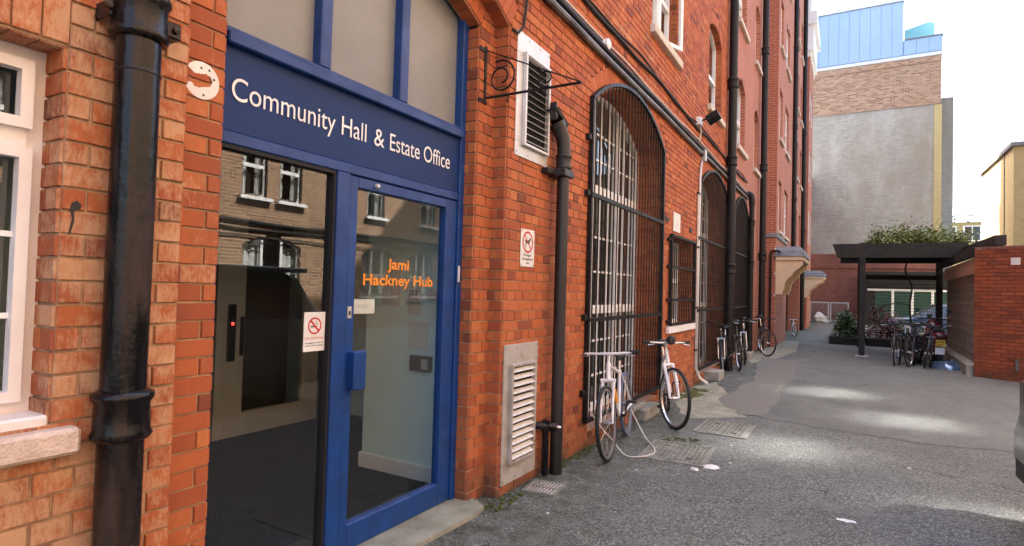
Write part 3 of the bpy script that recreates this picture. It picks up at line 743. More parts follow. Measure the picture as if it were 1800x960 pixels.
g = MB(); g.quad((-2.445, 2.39, 0.16), (-2.445, 3.25, 0.16), (-2.445, 3.25, 2.09), (-2.445, 2.39, 2.09)); obj('door_pane', g, M['doorglass'], door, norm=False)
g = MB(); g.bbox(XB - 0.003, XB + 0.055, 2.36, 2.455, 0.935, 1.15, 0.006); obj('door_handle', g, M['blue'], door)
g = MB(); g.box(XB - 0.003, XB + 0.006, 2.345, 2.372, 1.335, 1.40); obj('lock_plate', g, M['galv'], door)
g = MB(); g.box(XB + 0.003, XB + 0.009, 2.353, 2.364, 1.352, 1.375); obj('keyhole', g, M['dark'], door)
g = MB(); g.lathe((XB, 2.545, 2.105), [(0.0, 0.022), (0.012, 0.018), (0.016, 0.004), (0.016, -0.003)], 12, 'x'); obj('closer_pivot', g, M['galv'], door)
g = MB(); g.tube([(XB + 0.022, 3.372, 1.56), (XB + 0.022, 3.372, 1.675)], 0.010, 10); obj('hinge', g, M['galv'], door, smooth=True)
g = MB(); g.box(-2.452, -2.447, 2.415, 2.60, 1.355, 1.44); pp = obj('push_label', g, M['paper'], door)

FONT = None
def text(name, s, size, mat_, parent, origin_, xdir=(0, 1, 0), ydir=(0, 0, 1), sx=1.0, bold=0.0, align='LEFT', width=None, spacing=1.0, flip=False):
    cu = bpy.data.curves.new(name, 'FONT'); cu.body = s; cu.size = size; cu.offset = bold; cu.align_x = align; cu.space_character = spacing
    o = bpy.data.objects.new(name, cu); col.objects.link(o); bpy.context.view_layer.update()
    me = bpy.data.meshes.new_from_object(o.evaluated_get(bpy.context.evaluated_depsgraph_get()))
    bpy.data.objects.remove(o); bpy.data.curves.remove(cu)
    xs = [v.co.x for v in me.vertices]
    if width: sx = width / (max(xs) - min(xs))
    x0 = min(xs) if align == 'LEFT' else 0
    X, Y, O = Vector(xdir), Vector(ydir), Vector(origin_) - (origin(parent) if parent else Vector())
    for v in me.vertices: v.co = O + X * ((v.co.x - x0) * sx) + Y * v.co.y
    me.name = name; me.materials.clear(); me.materials.append(mat_)
    o = bpy.data.objects.new(name, me); col.objects.link(o)
    if parent: o.parent = parent
    return o
ZT = 2.345
text('lettering', 'Community Hall', 0.150, M['whitetext'], sign, (XB + 0.001, 1.600, ZT), width=0.845)
text('lettering', '&', 0.150, M['whitetext'], sign, (XB + 0.001, 2.51, ZT), width=0.085)
text('lettering', 'Estate Office', 0.150, M['whitetext'], sign, (XB + 0.001, 2.645, ZT), width=0.61)
text('lettering', 'Jami', 0.092, M['orangetext'], door, (-2.441, 2.695, 1.625), bold=0.0022, width=0.20)
text('lettering', 'Hackney Hub', 0.092, M['orangetext'], door, (-2.441, 2.491, 1.525), bold=0.0022, width=0.655)
text('lettering', 'Pull', 0.035, M['galv'], door, (-2.4455, 2.47, 1.385), width=0.07)

def ring(mb, c, r1, r2, X, n=28):
    for i in range(n):
        a, b = 2 * pi * i / n, 2 * pi * (i + 1) / n
        P = lambda an, r: (X, c[0] + r * math.cos(an), c[1] + r * math.sin(an))
        mb.quad(P(a, r1), P(b, r1), P(b, r2), P(a, r2))
def plate(name, label, cat, y0, y1, z0, z1, X, mat_=None, th=0.004, group=None):
    mb = MB(); mb.bbox(X - th, X, y0, y1, z0, z1, 0.0015)
    o = obj(name, mb, mat_ or M['signwhite'], at=(X, (y0 + y1) / 2, z0)); return tag(o, label, cat, group)
# no smoking notice on the side pane
ns = plate('no_smoking_sign', 'small white no smoking notice stuck on the side pane beside the blue door', 'sign', 2.075, 2.216, 1.165, 1.372, -2.437)
s = MB(); ring(s, (2.145, 1.300), 0.036, 0.045, -2.4365); d = 0.026; s.quad((-2.4363, 2.145 - d - .004, 1.300 + d - .004), (-2.4363, 2.145 - d + .004, 1.300 + d + .004), (-2.4363, 2.145 + d + .004, 1.300 - d + .004), (-2.4363, 2.145 + d - .004, 1.300 - d - .004)); obj('red_ring', s, M['redprint'], ns, norm=False)
s = MB(); s.quad((-2.4366, 2.118, 1.292), (-2.4366, 2.158, 1.292), (-2.4366, 2.158, 1.299), (-2.4366, 2.118, 1.299)); s.tube([(-2.4366, 2.16, 1.302), (-2.4366, 2.163, 1.31), (-2.4366, 2.152, 1.315), (-2.4366, 2.157, 1.325)], 0.0018, 4); obj('cigarette', s, M['blacktext'], ns)
text('lettering', 'NO SMOKING', 0.020, M['redprint'], ns, (-2.4364, 2.084, 1.228), width=0.122)
for i, l in enumerate(('It is against the law to', 'smoke in these premises')): text('lettering', l, 0.011, M['blacktext'], ns, (-2.4364, 2.086, 1.207 - i * 0.014), width=0.118, bold=0.0003)
# no dogs sign
nd = plate('no_dogs_sign', 'white no dogs sign with red ring on brick pier by the black pipe', 'sign', 3.882, 4.104, 1.70, 1.992, XF + 0.016)
XD = XF + 0.0168; cz = 1.893
s = MB(); ring(s, (3.993, cz), 0.070, 0.086, XD); s.quad((XD, 3.993 - .055, cz + .047), (XD, 3.993 - .047, cz + .055), (XD, 3.993 + .055, cz - .047), (XD, 3.993 + .047, cz - .055)); obj('red_ring', s, M['redprint'], nd, norm=False)
s = MB(); dog = [(-.048, .012), (-.04, .018), (-.028, .012), (.018, .016), (.026, .034), (.034, .038), (.04, .030), (.052, .026), (.05, .018), (.036, .014), (.028, -.006), (.032, -.04), (.024, -.04), (.02, -.012), (-.02, -.010), (-.026, -.024), (-.03, -.042), (-.04, -.042), (-.036, -.02), (-.034, .0)]
s.poly([(XD - 0.0003, 3.993 + a, cz + b) for a, b in dog]); obj('dog_symbol', s, M['blacktext'], nd, norm=False)
for i, (l, wd) in enumerate((('No dogs in', .12), ('the playground', .175), ('area', .05))): text('lettering', l, 0.030, M['blacktext'], nd, (XD, 3.993 - wd / 2, 1.782 - i * 0.030), width=wd, bold=0.0007)
s = MB()
for y in (3.895, 4.091):
    for z in (1.713, 1.979): s.lathe((XD - 0.001, y, z), [(0.0, 0.002), (0.006, 0.001), (0.006, -0.001)], 8, 'x')
obj('screw', s, M['blacktext'], nd)
# worn white roundel on the door pier
s = MB(); cy0, cz0 = 1.392, 2.342; XR = XS + 0.0105; nseg = 40
for i in range(nseg):
    a, b = -2.75 + 5.3 * i / nseg, -2.75 + 5.3 * (i + 1) / nseg
    ri = lambda q: 0.036 + 0.010 * math.sin(2.1 * q + 1) + 0.002 * math.sin(13 * q)
    P = lambda an, r, x: (x, cy0 + r * math.cos(an), cz0 + r * math.sin(an))
    s.quad(P(a, ri(a), XR), P(b, ri(b), XR), P(b, 0.076, XR), P(a, 0.076, XR)); s.quad(P(a, 0.076, XR), P(b, 0.076, XR), P(b, 0.076, XR - .004), P(a, 0.076, XR - .004)); s.quad(P(a, ri(a), XR), P(b, ri(b), XR), P(b, ri(b), XR - .004), P(a, ri(a), XR - .004))
rd = tag(obj('round_sign_remnant', s, M['signwhite'], at=(XR, cy0, cz0 - .076), norm=False), 'flaking white round disc remnant on brick pier left of the blue sign', 'sign remnant')
s = MB()
for (a, b) in ((0.052, 0.018), (0.01, -0.058), (-0.004, 0.05), (0.03, 0.05)): s.lathe((XR, cy0 + a, cz0 + b), [(0.0, 0.001), (0.005, 0.0008), (0.005, -0.001)], 8, 'x')
obj('screw_hole', s, M['blacktext'], rd)

# ------------------------------------------------------------------ lobby behind the glass
lob = MB(); lob.quad((-6.1, -0.2, 0.012), (-2.43, -0.2, 0.012), (-2.43, 5.1, 0.012), (-6.1, 5.1, 0.012))
tag(obj('lobby_floor', lob, M['carpet'], norm=False), kind='structure')
lob = MB(); lob.box(-6.2, -2.5, -0.3, 5.2, 2.95, 3.08); tag(obj('lobby_ceiling', lob, M['white']), kind='structure')
lob = MB()
lob.box(-3.49, -2.5, 3.617, 3.70, 0, 2.95); lob.box(-3.49, -3.41, 3.70, 5.1, 0, 2.95); lob.box(-6.2, -3.4, 4.95, 5.05, 0, 2.95); lob.box(-6.2, -2.5, 1.05, 1.15, 0, 2.95)
lob.box(-2.5, -2.47, 3.43, 3.65, 0, 2.95)
lw_ = obj('lobby_wall', lob, M['lobbywall']); tag(lw_, kind='structure')
s = MB(); s.bbox(-3.50, -2.5, 3.595, 3.617, 0.012, 0.135, 0.006); s.bbox(-3.512, -3.49, 3.595, 4.9, 0.012, 0.135, 0.006); obj('skirting', s, M['white'], lw_)
XI = -5.17
scr = thing('inner_door', 'grey beige glazed inner door at the back of the lobby', 'door', (XI, 4.0, 0.012))
s = MB()
for (a, b) in ((3.36, 3.44), (3.575, 3.655), (4.39, 4.53), (4.62, 4.72)): s.bbox(XI - 0.03, XI + 0.03, a, b, 0.012, 2.6, 0.004)
s.bbox(XI - 0.029, XI + 0.029, 3.655, 4.39, 0.012, 0.24, 0.004); s.bbox(XI - 0.029, XI + 0.029, 3.44, 4.72, 2.2, 2.34, 0.004); s.box(XI - .02, XI + .02, 4.53, 4.62, 0.012, 2.6)
s.box(XI - 0.02, XI + 0.02, 3.44, 3.575, 0.012, 2.2)
obj('door_frame', s, M['alu'], scr)
g = MB(); g.quad((XI, 3.65, 0.23), (XI, 4.4, 0.23), (XI, 4.4, 2.21), (XI, 3.65, 2.21)); obj('door_pane', g, M['glass'], scr, norm=False)
g = MB(); g.bbox(XI + 0.03, XI + 0.07, 3.60, 3.625, 0.80, 1.18, 0.006); obj('pull_handle', g, M['blackplastic'], scr)
g = MB(); g.bbox(XI + 0.02, XI + 0.05, 3.47, 3.55, 0.75, 1.3, 0.006); obj('entry_panel', g, M['blackplastic'], scr)
g = MB(); g.box(XI + 0.05, XI + 0.054, 3.498, 3.522, 1.10, 1.125); obj('red_light', g, M['indicator'], scr)
bk = MB(); bk.box(-6.2, -6.1, -0.2, 5.1, 0, 3.0); tag(obj('lobby_back_wall', bk, M['room']), kind='structure')
bk = MB(); bk.box(XI - 0.02, XI + 0.02, 1.1, 3.36, 0, 2.95); tag(obj('lobby_partition', bk, M['room']), kind='structure')
YW = 3.617
def wallitem(name, label, cat, x0, x1, z0, z1, m_, d=0.006):
    mb = MB(); mb.bbox(x0, x1, YW - d, YW, z0, z1, 0.002); return tag(obj(name, mb, m_, at=((x0 + x1) / 2, YW, z0)), label, cat)
kp = wallitem('keypad', 'pale alarm keypad on the lobby wall', 'keypad', -3.03, -2.90, 1.40, 1.55, M['paper'], 0.03)
s = MB()
for i in range(3):
    for j in range(3): s.box(-3.01 + i * .03, -2.99 + i * .03, YW - 0.034, YW - 0.03, 1.425 + j * .025, 1.44 + j * .025)
obj('key', s, M['room'], kp)
wallitem('paper_notice', 'torn paper notice taped below the lobby keypad', 'notice', -3.04, -2.91, 1.30, 1.385, M['paper'])
wallitem('paper_notice', 'tall typed paper notice on the lobby wall above the black switch', 'notice', -3.03, -2.82, 1.03, 1.24, M['paper'])
wallitem('wall_switch', 'small cream switch beside the lobby keypad', 'switch', -2.84, -2.74, 1.42, 1.50, M['louvre'], 0.02)
sw = wallitem('access_reader', 'black access reader box with pale label on lobby wall', 'access reader', -2.98, -2.78, 0.86, 0.98, M['blackplastic'], 0.04)
s = MB(); s.box(-2.86, -2.80, YW - 0.044, YW - 0.04, 0.88, 0.96); obj('label_strip', s, M['galv'], sw)
sg = wallitem('lobby_sign', 'pale lobby notice with red ring seen through the door glass', 'notice', -3.32, -3.12, 1.36, 1.66, M['paper'])
mt = MB(); mt.bbox(-3.25, -2.6, 2.42, 3.35, 0.013, 0.022, 0.003); tag(obj('door_mat', mt, M['rubbermat'], at=(-2.9, 2.9, 0.013)), 'dark rectangular mat inside the blue door', 'mat')
st = MB(); st.prism([(-2.43, 1.3, 0), (-2.43, 3.44, 0), (-2.30, 3.5, 0), (-2.15, 3.42, 0), (-2.12, 3.30, 0), (-2.14, 2.8, 0), (-2.16, 1.3, 0)], (0, 0, 0.028))
tag(obj('door_step', st, M['slab'], at=(-2.3, 2.4, 0)), 'worn low concrete step under the blue door', 'step')

# ------------------------------------------------------------------ downpipes
def downpipe(label, x, y, r, z0, z1, collars, m_, ears=(), seg=24, shoe=False):
    t = thing('downpipe', label, 'downpipe', (x, y, z0))
    mb = MB(); n = max(2, int((z1 - z0) / 0.5)); mb.tube([(x, y, z0 + (z1 - z0) * i / n) for i in range(n + 1)], r, seg); obj('pipe', mb, m_, t, smooth=True)
    for z in collars:
        mb = MB(); h = r * 1.15
        mb.lathe((x, y, z), [(r, -h), (r * 1.22, -h * 0.98), (r * 1.34, -h * 0.8), (r * 1.22, -h * 0.58), (r * 1.2, h * 0.55), (r * 1.36, h * 0.75), (r * 1.36, h * 0.95), (r * 1.05, h * 1.12), (r, h * 1.12)], seg)
        c = obj('collar', mb, m_, t, smooth=True, sharp=60)
        if z in ears:
            for s in (-1, 1):
                mb = MB(); mb.bbox(XF + 0.004, x + 0.02, y + s * r * 1.2 - 0.02, y + s * r * 1.2 + 0.02 + (0.03 if s > 0 else 0) - (0.03 if s < 0 else 0), z - 0.03, z + 0.03, 0.005)
                mb.lathe((x + 0.02, y + s * r * 1.62, z), [(0.0, 0.014), (0.012, 0.012), (0.012, -0.004)], 8, 'x')
                obj('fixing_lug', mb, m_, c)
    return t
lp = downpipe('thick glossy black downpipe between the window and the blue entrance', -2.105, 1.05, 0.068, 0.0, 8.0, (2.41, 1.065, 4.2), M['blackpaint'], ears=(2.41, 4.2), seg=40)
mb = MB(); mb.lathe((-2.105, 1.05, 2.22), [(0.0682, -0.004), (0.071, 0), (0.0682, 0.004)], 40); obj('wire_band', mb, M['brownpipe'], lp)
p2 = downpipe('brown black downpipe with open cracked hopper elbow beside the metal vents', -2.085, 4.42, 0.052, 0.0, 2.52, (2.60,), M['brownpipe'])
mb = MB(); mb.tube([(-2.085, 4.42, 2.62), (-2.085, 4.42, 2.72), (-2.09, 4.41, 2.80), (-2.11, 4.39, 2.87), (-2.13, 4.36, 2.93)], [0.056, 0.058, 0.06, 0.062, 0.07], 20); obj('elbow', mb, M['brownpipe'], p2, smooth=True)
mb = MB(); mb.obox((-2.125, 4.35, 2.955), (0.06, 0.0, 0.012), (0.0, 0.11, -0.045), (0.004, 0.006, 0.012)); mb.obox((-2.13, 4.26, 3.0), (0.05, 0, 0), (0, 0.02, -0.03), (0, 0.01, 0.04)); obj('broken_hopper', mb, M['brownpipe'], p2)
mb = MB(); mb.bbox(XF + 0.004, -2.02, 4.32, 4.50, 2.47, 2.535, 0.006); mb.bbox(XF + 0.004, -2.11, 4.20, 4.33, 2.48, 2.525, 0.006); obj('pipe_bracket', mb, M['brownpipe'], p2)
wp = thing('waste_pipe', 'short black waste pipe elbow from the lower vent to the drain', 'pipe', (-2.13, 4.30, 0.02))
mb = MB(); mb.tube([(XF, 4.22, 0.42), (-2.14, 4.24, 0.42), (-2.10, 4.30, 0.41)], 0.030, 14); mb.tube([(-2.12, 4.285, 0.42), (-2.12, 4.285, 0.02)], 0.027, 14); obj('pipe', mb, M['blackpaint'], wp, smooth=True)
mb = MB(); mb.lathe((-2.12, 4.285, 0.42), [(0.0, 0.045), (0.034, 0.04), (0.036, -0.05), (0.03, -0.055)], 14); mb.tube([(-2.10, 4.30, 0.41), (-2.05, 4.34, 0.405)], [0.034, 0.03], 12); obj('elbow', mb, M['blackpaint'], wp, smooth=True)
mb = MB(); mb.tube([(-2.05, 4.34, 0.405), (-2.02, 4.36, 0.40)], 0.012, 8); obj('valve_tip', mb, M['chrome'], wp)
downpipe('tall black downpipe crossing the second barred arch', -2.07, 12.42, 0.085, 0.0, 16.2, (5.85, 4.25, 2.05, 8.6), M['iron'], ears=())
p4 = downpipe('black soil pipe with a swan neck top beside the third barred arch', -2.06, 15.3, 0.062, 0.0, 3.75, (3.3, 2.3), M['iron'])
mb = MB(); mb.tube([(-2.06, 15.3, 3.73), (-2.06, 15.3, 3.9), (-2.075, 15.3, 3.98), (-2.11, 15.3, 4.02), (-2.2, 15.3, 4.03)], 0.075, 14); obj('swan_neck', mb, M['iron'], p4, smooth=True)
downpipe('tall black downpipe in the corner before the projecting bay', -2.06, 17.45, 0.085, 0.0, 16.2, (5.1, 2.6, 8.4, 11.2), M['iron'])
downpipe('black downpipe running up the face of the bay past the porches', BX + 0.08, 24.4, 0.08, 2.9, 17.4, (5.2, 8.0, 11.0), M['iron'])
downpipe('far black downpipe at the end of the bay', BX + 0.09, 29.5, 0.09, 0.0, 17.4, (4.5, 9.0), M['iron'])
p5 = thing('waste_pipe', 'thin black pipe bent over the pier beside the porch', 'pipe', (-2.05, 18.9, 0))
mb = MB(); mb.tube([(-2.0, 18.93, 0.0), (-2.0, 18.93, 2.75), (-1.98, 18.93, 2.86), (-1.9, 18.93, 2.88), (-1.78, 18.95, 2.88), (-1.74, 18.95, 2.80)], 0.032, 10); obj('pipe', mb, M['iron'], p5, smooth=True)

# ------------------------------------------------------------------ vents
def vent(label, y0, y1, z0, z1, ly0, ly1, lz0, lz1, n, m_, slatm):
    t = thing('vent', label, 'vent', (XF + 0.018, (y0 + y1) / 2, z0)); X = XF + 0.018
    mb = MB(); th = 0.008
    mb.bbox(X - th, X + 0.002, y0, y1, z0, lz0, 0.002); mb.bbox(X - th, X + 0.002, y0, y1, lz1, z1, 0.002); mb.bbox(X - th, X + 0.002, y0, ly0, lz0, lz1, 0.002); mb.bbox(X - th, X + 0.002, ly1, y1, lz0, lz1, 0.002)
    obj('back_plate', mb, m_, t)
    mb = MB(); f = 0.022
    for q in ((ly0 - f, ly0, lz0 - f, lz1 + f), (ly1, ly1 + f, lz0 - f, lz1 + f), (ly0, ly1, lz0 - f, lz0), (ly0, ly1, lz1, lz1 + f)): mb.bbox(X + 0.002, X + 0.034, *q, 0.003)
    obj('louvre_frame', mb, m_, t)
    mb = MB(); mb.box(X - 0.006, X - 0.003, ly0, ly1, lz0, lz1); obj('duct_shade', mb, M['dark'], t)  # dark sheet painted as the shaded depth behind the slats
    h = (lz1 - lz0) / n
    for i in range(n):
        zc = lz0 + (i + 0.5) * h; mb = MB()
        mb.obox((X + 0.017, (ly0 + ly1) / 2, zc), (0, (ly1 - ly0) / 2 - 0.002, 0), (0.017, 0, -h * 0.23), (0.0012, 0, 0.0012)); obj('slat', mb, slatm, t)
    for (y, z) in [(y0 + 0.02, z0 + 0.03), (y1 - 0.02, z0 + 0.03), (y0 + 0.02, z1 - 0.03), (y1 - 0.02, z1 - 0.03), (y0 + 0.18, z1 - 0.03), (y0 + 0.36, z1 - 0.03), (y0 + 0.2, z0 + 0.03)]:
        mb = MB(); mb.lathe((X + 0.002, y, z), [(0.0, 0.004), (0.006, 0.003), (0.006, 0)], 8, 'x'); obj('screw', mb, M['castiron'], t)
    return t
vent('bright galvanised louvred vent high on the wall behind the scroll bracket', 3.745, 4.285, 2.535, 3.49, 3.862, 4.235, 2.645, 3.325, 13, M['galv'], M['galv'])
vent('rust stained louvred vent plate at the foot of the brick pier', 3.675, 4.205, 0.075, 1.107, 3.775, 4.115, 0.24, 0.94, 13, M['galvdirty'], M['louvre'])

# ------------------------------------------------------------------ scroll bracket
br = thing('sign_bracket', 'empty wrought iron scroll bracket for a hanging sign', 'bracket', (-2.30, 3.5, 2.88))
YB = 3.5
mb = MB(); mb.bbox(-2.302, -2.286, YB - 0.012, YB + 0.012, 2.86, 3.28, 0.003); obj('wall_bar', mb, M['iron'], br)
for z in (2.875, 3.25):
    mb = MB(); mb.bbox(-2.304, -2.292, YB - 0.075, YB + 0.03, z - 0.016, z + 0.016, 0.003); obj('fixing_plate', mb, M['iron'], br)
mb = MB(); mb.bbox(-2.286, -1.535, YB - 0.007, YB + 0.007, 2.893, 2.909, 0.002); obj('arm', mb, M['iron'], br)
mb = MB(); mb.tube([(-2.286, YB, 3.25), (-1.54, YB, 2.905)], 0.005, 6); obj('tie_rod', mb, M['iron'], br)
def scroll(cx, cz, r, turns, start, w=0.007):
    pts = []
    for i in range(44):
        f = i / 43; an = start + turns * 2 * pi * f; rad = r * (1 - 0.68 * f)
        pts.append((cx + rad * math.cos(an), YB, cz + rad * math.sin(an)))
    m_ = MB(); m_.tube(pts, w, 6); return m_
obj('scroll', scroll(-2.158, 3.035, 0.125, -1.55, 2.0), M['iron'], br, smooth=True)
obj('scroll', scroll(-1.80, 2.972, 0.060, -1.6, -1.2, 0.006), M['iron'], br, smooth=True)
for x in (-2.10, -1.80):
    mb = MB(); mb.tube([(x, YB, 2.893), (x, YB, 2.862)], 0.006, 6); mb.lathe((x, YB, 2.855), [(0.002, -0.01), (0.012, 0), (0.002, 0.01)], 8); obj('sign_eye', mb, M['iron'], br)

# ------------------------------------------------------------------ grilles
def arc_top(a, b, zs, rise):
    c, hw = (a + b) / 2, (b - a) / 2; rad = (hw * hw + rise * rise) / (2 * rise)
    return lambda y: zs + rise - rad + math.sqrt(max(rad * rad - (y - c) ** 2, 0))
def grille(label, a, b, z0, zs, rise, rails, nb, lugs, X=-2.155):
    t = thing('window_grille', label, 'window grille', (X, (a + b) / 2, z0), 'barred arches along the brick wall')
    top = arc_top(a, b, zs, rise) if rise else (lambda y: zs)
    for y in (a, b):
        mb = MB(); mb.box(X - 0.02, X + 0.02, y - 0.02, y + 0.02, z0, top(y)); obj('side_bar', mb, M['iron'], t)
    pts = [(X, a + (b - a) * i / 24, top(a + (b - a) * i / 24)) for i in range(25)]
    mb = MB()
    for i in range(24):
        p, q = Vector(pts[i]), Vector(pts[i + 1]); d = (q - p); u = Vector((0, -d.z, d.y)).normalized() * 0.018
        mb.obox((p + q) / 2, d * 0.52, (0.024, 0, 0), u)
    obj('arched_top_bar' if rise else 'top_bar', mb, M['iron'], t)
    for z in rails:
        mb = MB(); mb.box(X - 0.006, X + 0.026, a - 0.012, b + 0.012, z - 0.02, z + 0.02); obj('rail', mb, M['iron'], t)
    for i in range(1, nb):
        y = a + (b - a) * i / nb; mb = MB(); mb.tube([(X - 0.004, y, z0), (X - 0.004, y, top(y))], 0.008, 6, False); obj('bar', mb, M['iron'], t, smooth=True)
    for z in lugs:
        mb = MB(); mb.bbox(XF, X + 0.02, a - 0.10, a - 0.055, z - 0.03, z + 0.03, 0.006); mb.box(X - 0.01, X + 0.012, a - 0.06, a, z - 0.014, z + 0.014); obj('fixing_lug', mb, M['iron'], t)
    return t
grille('tall arched black window grille with white frames behind and a white bicycle against it', 5.20, 7.72, 0.26, 3.40, 0.42, (2.46, 1.245, 0.28), 23, (3.0, 2.46, 1.27, 0.55))
grille('second tall arched black grille partly covered by the thick tall downpipe', 9.98, 12.62, 0.24, 3.40, 0.40, (2.46, 1.255, 0.26), 23, (2.46, 1.25))
grille('arched black grille just beyond the thick tall downpipe, before the swan neck pipe', 13.42, 15.42, 0.26, 3.40, 0.40, (2.46, 1.25, 0.28), 18, ())
gs = thing('window_grille', 'small square black window grille over a white sill', 'window grille', (-2.15, 8.85, 1.07))
for y in (8.17, 9.62):
    mb = MB(); mb.box(-2.17, -2.13, y - 0.018, y + 0.018, 1.07, 2.36); obj('side_bar', mb, M['iron'], gs)
for z in (2.345, 1.90, 1.43, 1.085):
    mb = MB(); mb.box(-2.152, -2.122, 8.15, 9.64, z - 0.018, z + 0.018); obj('rail', mb, M['iron'], gs)
for i in range(1, 13):
    y = 8.17 + 1.45 * i / 13; mb = MB(); mb.tube([(-2.154, y, 1.07), (-2.154, y, 2.35)], 0.008, 6, False); obj('bar', mb, M['iron'], gs)
for z in (2.28, 1.90, 1.43, 1.12):
    mb = MB(); mb.bbox(XF, -2.14, 8.06, 8.11, z - 0.025, z + 0.025, 0.005); mb.box(-2.16, -2.145, 8.1, 8.16, z - 0.012, z + 0.012); obj('fixing_lug', mb, M['iron'], gs)

# ------------------------------------------------------------------ conduits, cables, small wall things
def run(name, label, cat, z, x, r, m_, wave=0.0, y0=2.6, y1=15.2, seed=1, zfun=None, seg=8):
    rg = random.Random(seed); pts = []; n = 60; ph = rg.uniform(0, 6)
    for i in range(n + 1):
        y = y0 + (y1 - y0) * i / n; zz = (zfun(y) if zfun else z) + wave * math.sin(y * 1.7 + ph) + wave * 0.5 * math.sin(y * 4.1 + ph * 2)
        pts.append((x, y, zz))
    mb = MB(); mb.tube(pts, r, seg); return tag(obj(name, mb, m_, at=(x, y0, pts[0][2]), smooth=True), label, cat)
run('conduit', 'thick lower grey conduit running along the wall above the arches', 'conduit', 3.90, XF + 0.045, 0.030, M['cablegrey'], 0.004)
run('conduit', 'dark pipe running just above the thick grey conduit along the wall', 'conduit', 3.985, XF + 0.045, 0.026, M['iron'], 0.004, seed=3)
run('cable', 'thin off white cable sagging above the conduits', 'cable', 4.075, XF + 0.022, 0.010, M['cablewhite'], 0.012, seed=5)
run('cable', 'lower off white cable clipped between the conduits', 'cable', 4.03, XF + 0.02, 0.008, M['cablewhite'], 0.006, seed=6)
run('cable', 'thick black cable bundle sagging along the wall at first floor level', 'cable', 4.27, XF + 0.03, 0.018, M['rubber'], 0.022, seed=8)
run('cable', 'thin black cable just above the thick black cable bundle', 'cable', 4.32, XF + 0.025, 0.010, M['rubber'], 0.03, seed=11)
mb = MB(); mb.tube([(-2.17, 3.66, 3.45), (-2.16, 3.72, 3.44), (-2.155, 3.80, 3.52), (-2.155, 3.84, 3.75), (-2.16, 3.84, 4.3)], 0.010, 8); tag(obj('cable', mb, M['rubber'], at=(-2.16, 3.84, 3.44), smooth=True), 'black cable hanging down beside the entrance arch', 'cable')
def box_thing(name, label, cat, q, m_, b=0.005): mb = MB(); mb.bbox(*q, b); return tag(obj(name, mb, m_, at=((q[0] + q[1]) / 2, (q[2] + q[3]) / 2, q[4])), label, cat)
mb = MB(); mb.lathe((XF + 0.01, 5.5, 4.035), [(0.055, 0), (0.055, 0.06), (0.03, 0.075), (0.0, 0.078)], 16, 'x'); tag(obj('junction_box', mb, M['white'], at=(XF + 0.01, 5.5, 3.98), smooth=True), 'round white junction box on the wall cables', 'junction box')
box_thing('junction_box', 'small grey square box where the upright conduit leaves the wall pipes', 'junction box', (XF + 0.006, XF + 0.09, 10.06, 10.17, 3.78, 3.98), M['cablesteel'])
vc = thing('conduit', 'upright steel conduit with a second pipe beside the second arch', 'conduit', (XF + 0.03, 9.93, 0.05))
mb = MB(); mb.tube([(XF + 0.03, 10.10, 3.8), (XF + 0.03, 10.0, 3.7), (XF + 0.03, 9.95, 3.5), (XF + 0.03, 9.93, 0.28), (XF + 0.09, 9.97, 0.12), (XF + 0.2, 10.0, 0.05)], 0.022, 8); obj('pipe', mb, M['cablesteel'], vc, smooth=True)
mb = MB(); mb.tube([(XF + 0.03, 9.84, 3.2), (XF + 0.03, 9.84, 0.3), (XF + 0.09, 9.88, 0.14), (XF + 0.22, 9.92, 0.04)], 0.014, 8); obj('second_pipe', mb, M['cablesteel'], vc, smooth=True)
for z in (3.2, 2.3, 1.3, 0.6):
    mb = MB(); mb.box(XF + 0.004, XF + 0.05, 9.80, 9.98, z - 0.012, z + 0.012); obj('clip', mb, M['iron'], vc)
fl = thing('floodlight', 'small black floodlight on a white bracket above the cables', 'floodlight', (XF + 0.02, 9.75, 4.2))
mb = MB(); mb.bbox(XF + 0.006, XF + 0.09, 9.66, 9.80, 4.30, 4.43, 0.008); obj('mount_box', mb, M['white'], fl)
mb = MB(); mb.tube([(XF + 0.05, 9.8, 4.33), (XF + 0.05, 9.86, 4.2), (XF + 0.04, 9.8, 4.08), (XF + 0.03, 9.6, 4.07)], 0.012, 8); obj('flex', mb, M['cablewhite'], fl, smooth=True)
mb = MB(); mb.obox((XF + 0.26, 9.78, 4.42), (0.09, 0, 0.05), (0, 0.13, 0), (-0.02, 0, 0.045)); obj('lamp_head', mb, M['iron'], fl)
mb = MB(); mb.obox((XF + 0.285, 9.78, 4.372), (0.075, 0, 0.042), (0, 0.11, 0), (-0.001, 0, 0.002)); obj('lamp_glass', mb, M['carglass'], fl)
mb = MB(); mb.tube([(XF + 0.08, 9.74, 4.38), (XF + 0.2, 9.76, 4.41)], 0.014, 8); obj('arm', mb, M['iron'], fl)
box_thing('wall_plaque', 'cream enamel plaque on brick above the small barred window', 'plaque', (XF + 0.008, XF + 0.02, 8.36, 8.74, 2.42, 2.70), M['paper'], 0.003)
box_thing('name_plate', 'tiny dark plate on brick beside the tall grille', 'plate', (XF + 0.008, XF + 0.016, 7.92, 8.10, 2.52, 2.58), M['iron'], 0.002)
box_thing('name_plate', 'tiny dark plate on brick beside the upright conduit', 'plate', (XF + 0.008, XF + 0.016, 9.34, 9.52, 2.50, 2.57), M['iron'], 0.002)
mb = MB(); mb.poly([(XF + 0.0105, 1.0 - 0.035 + a * 0.9 - 0.06, 1.66 + b * 0.9) for a, b in ((0, 0), (.012, .05), (.01, .085), (.03, .098), (.032, .112), (.018, .125), (.0, .115), (-.004, .09), (.004, .06), (-.006, .0))]); tag(obj('paint_splash', mb, M['blacktext'], at=(XF + 0.0105, 0.9, 1.66), norm=False), 'dribble of black paint on brick beside the left window', 'paint mark')
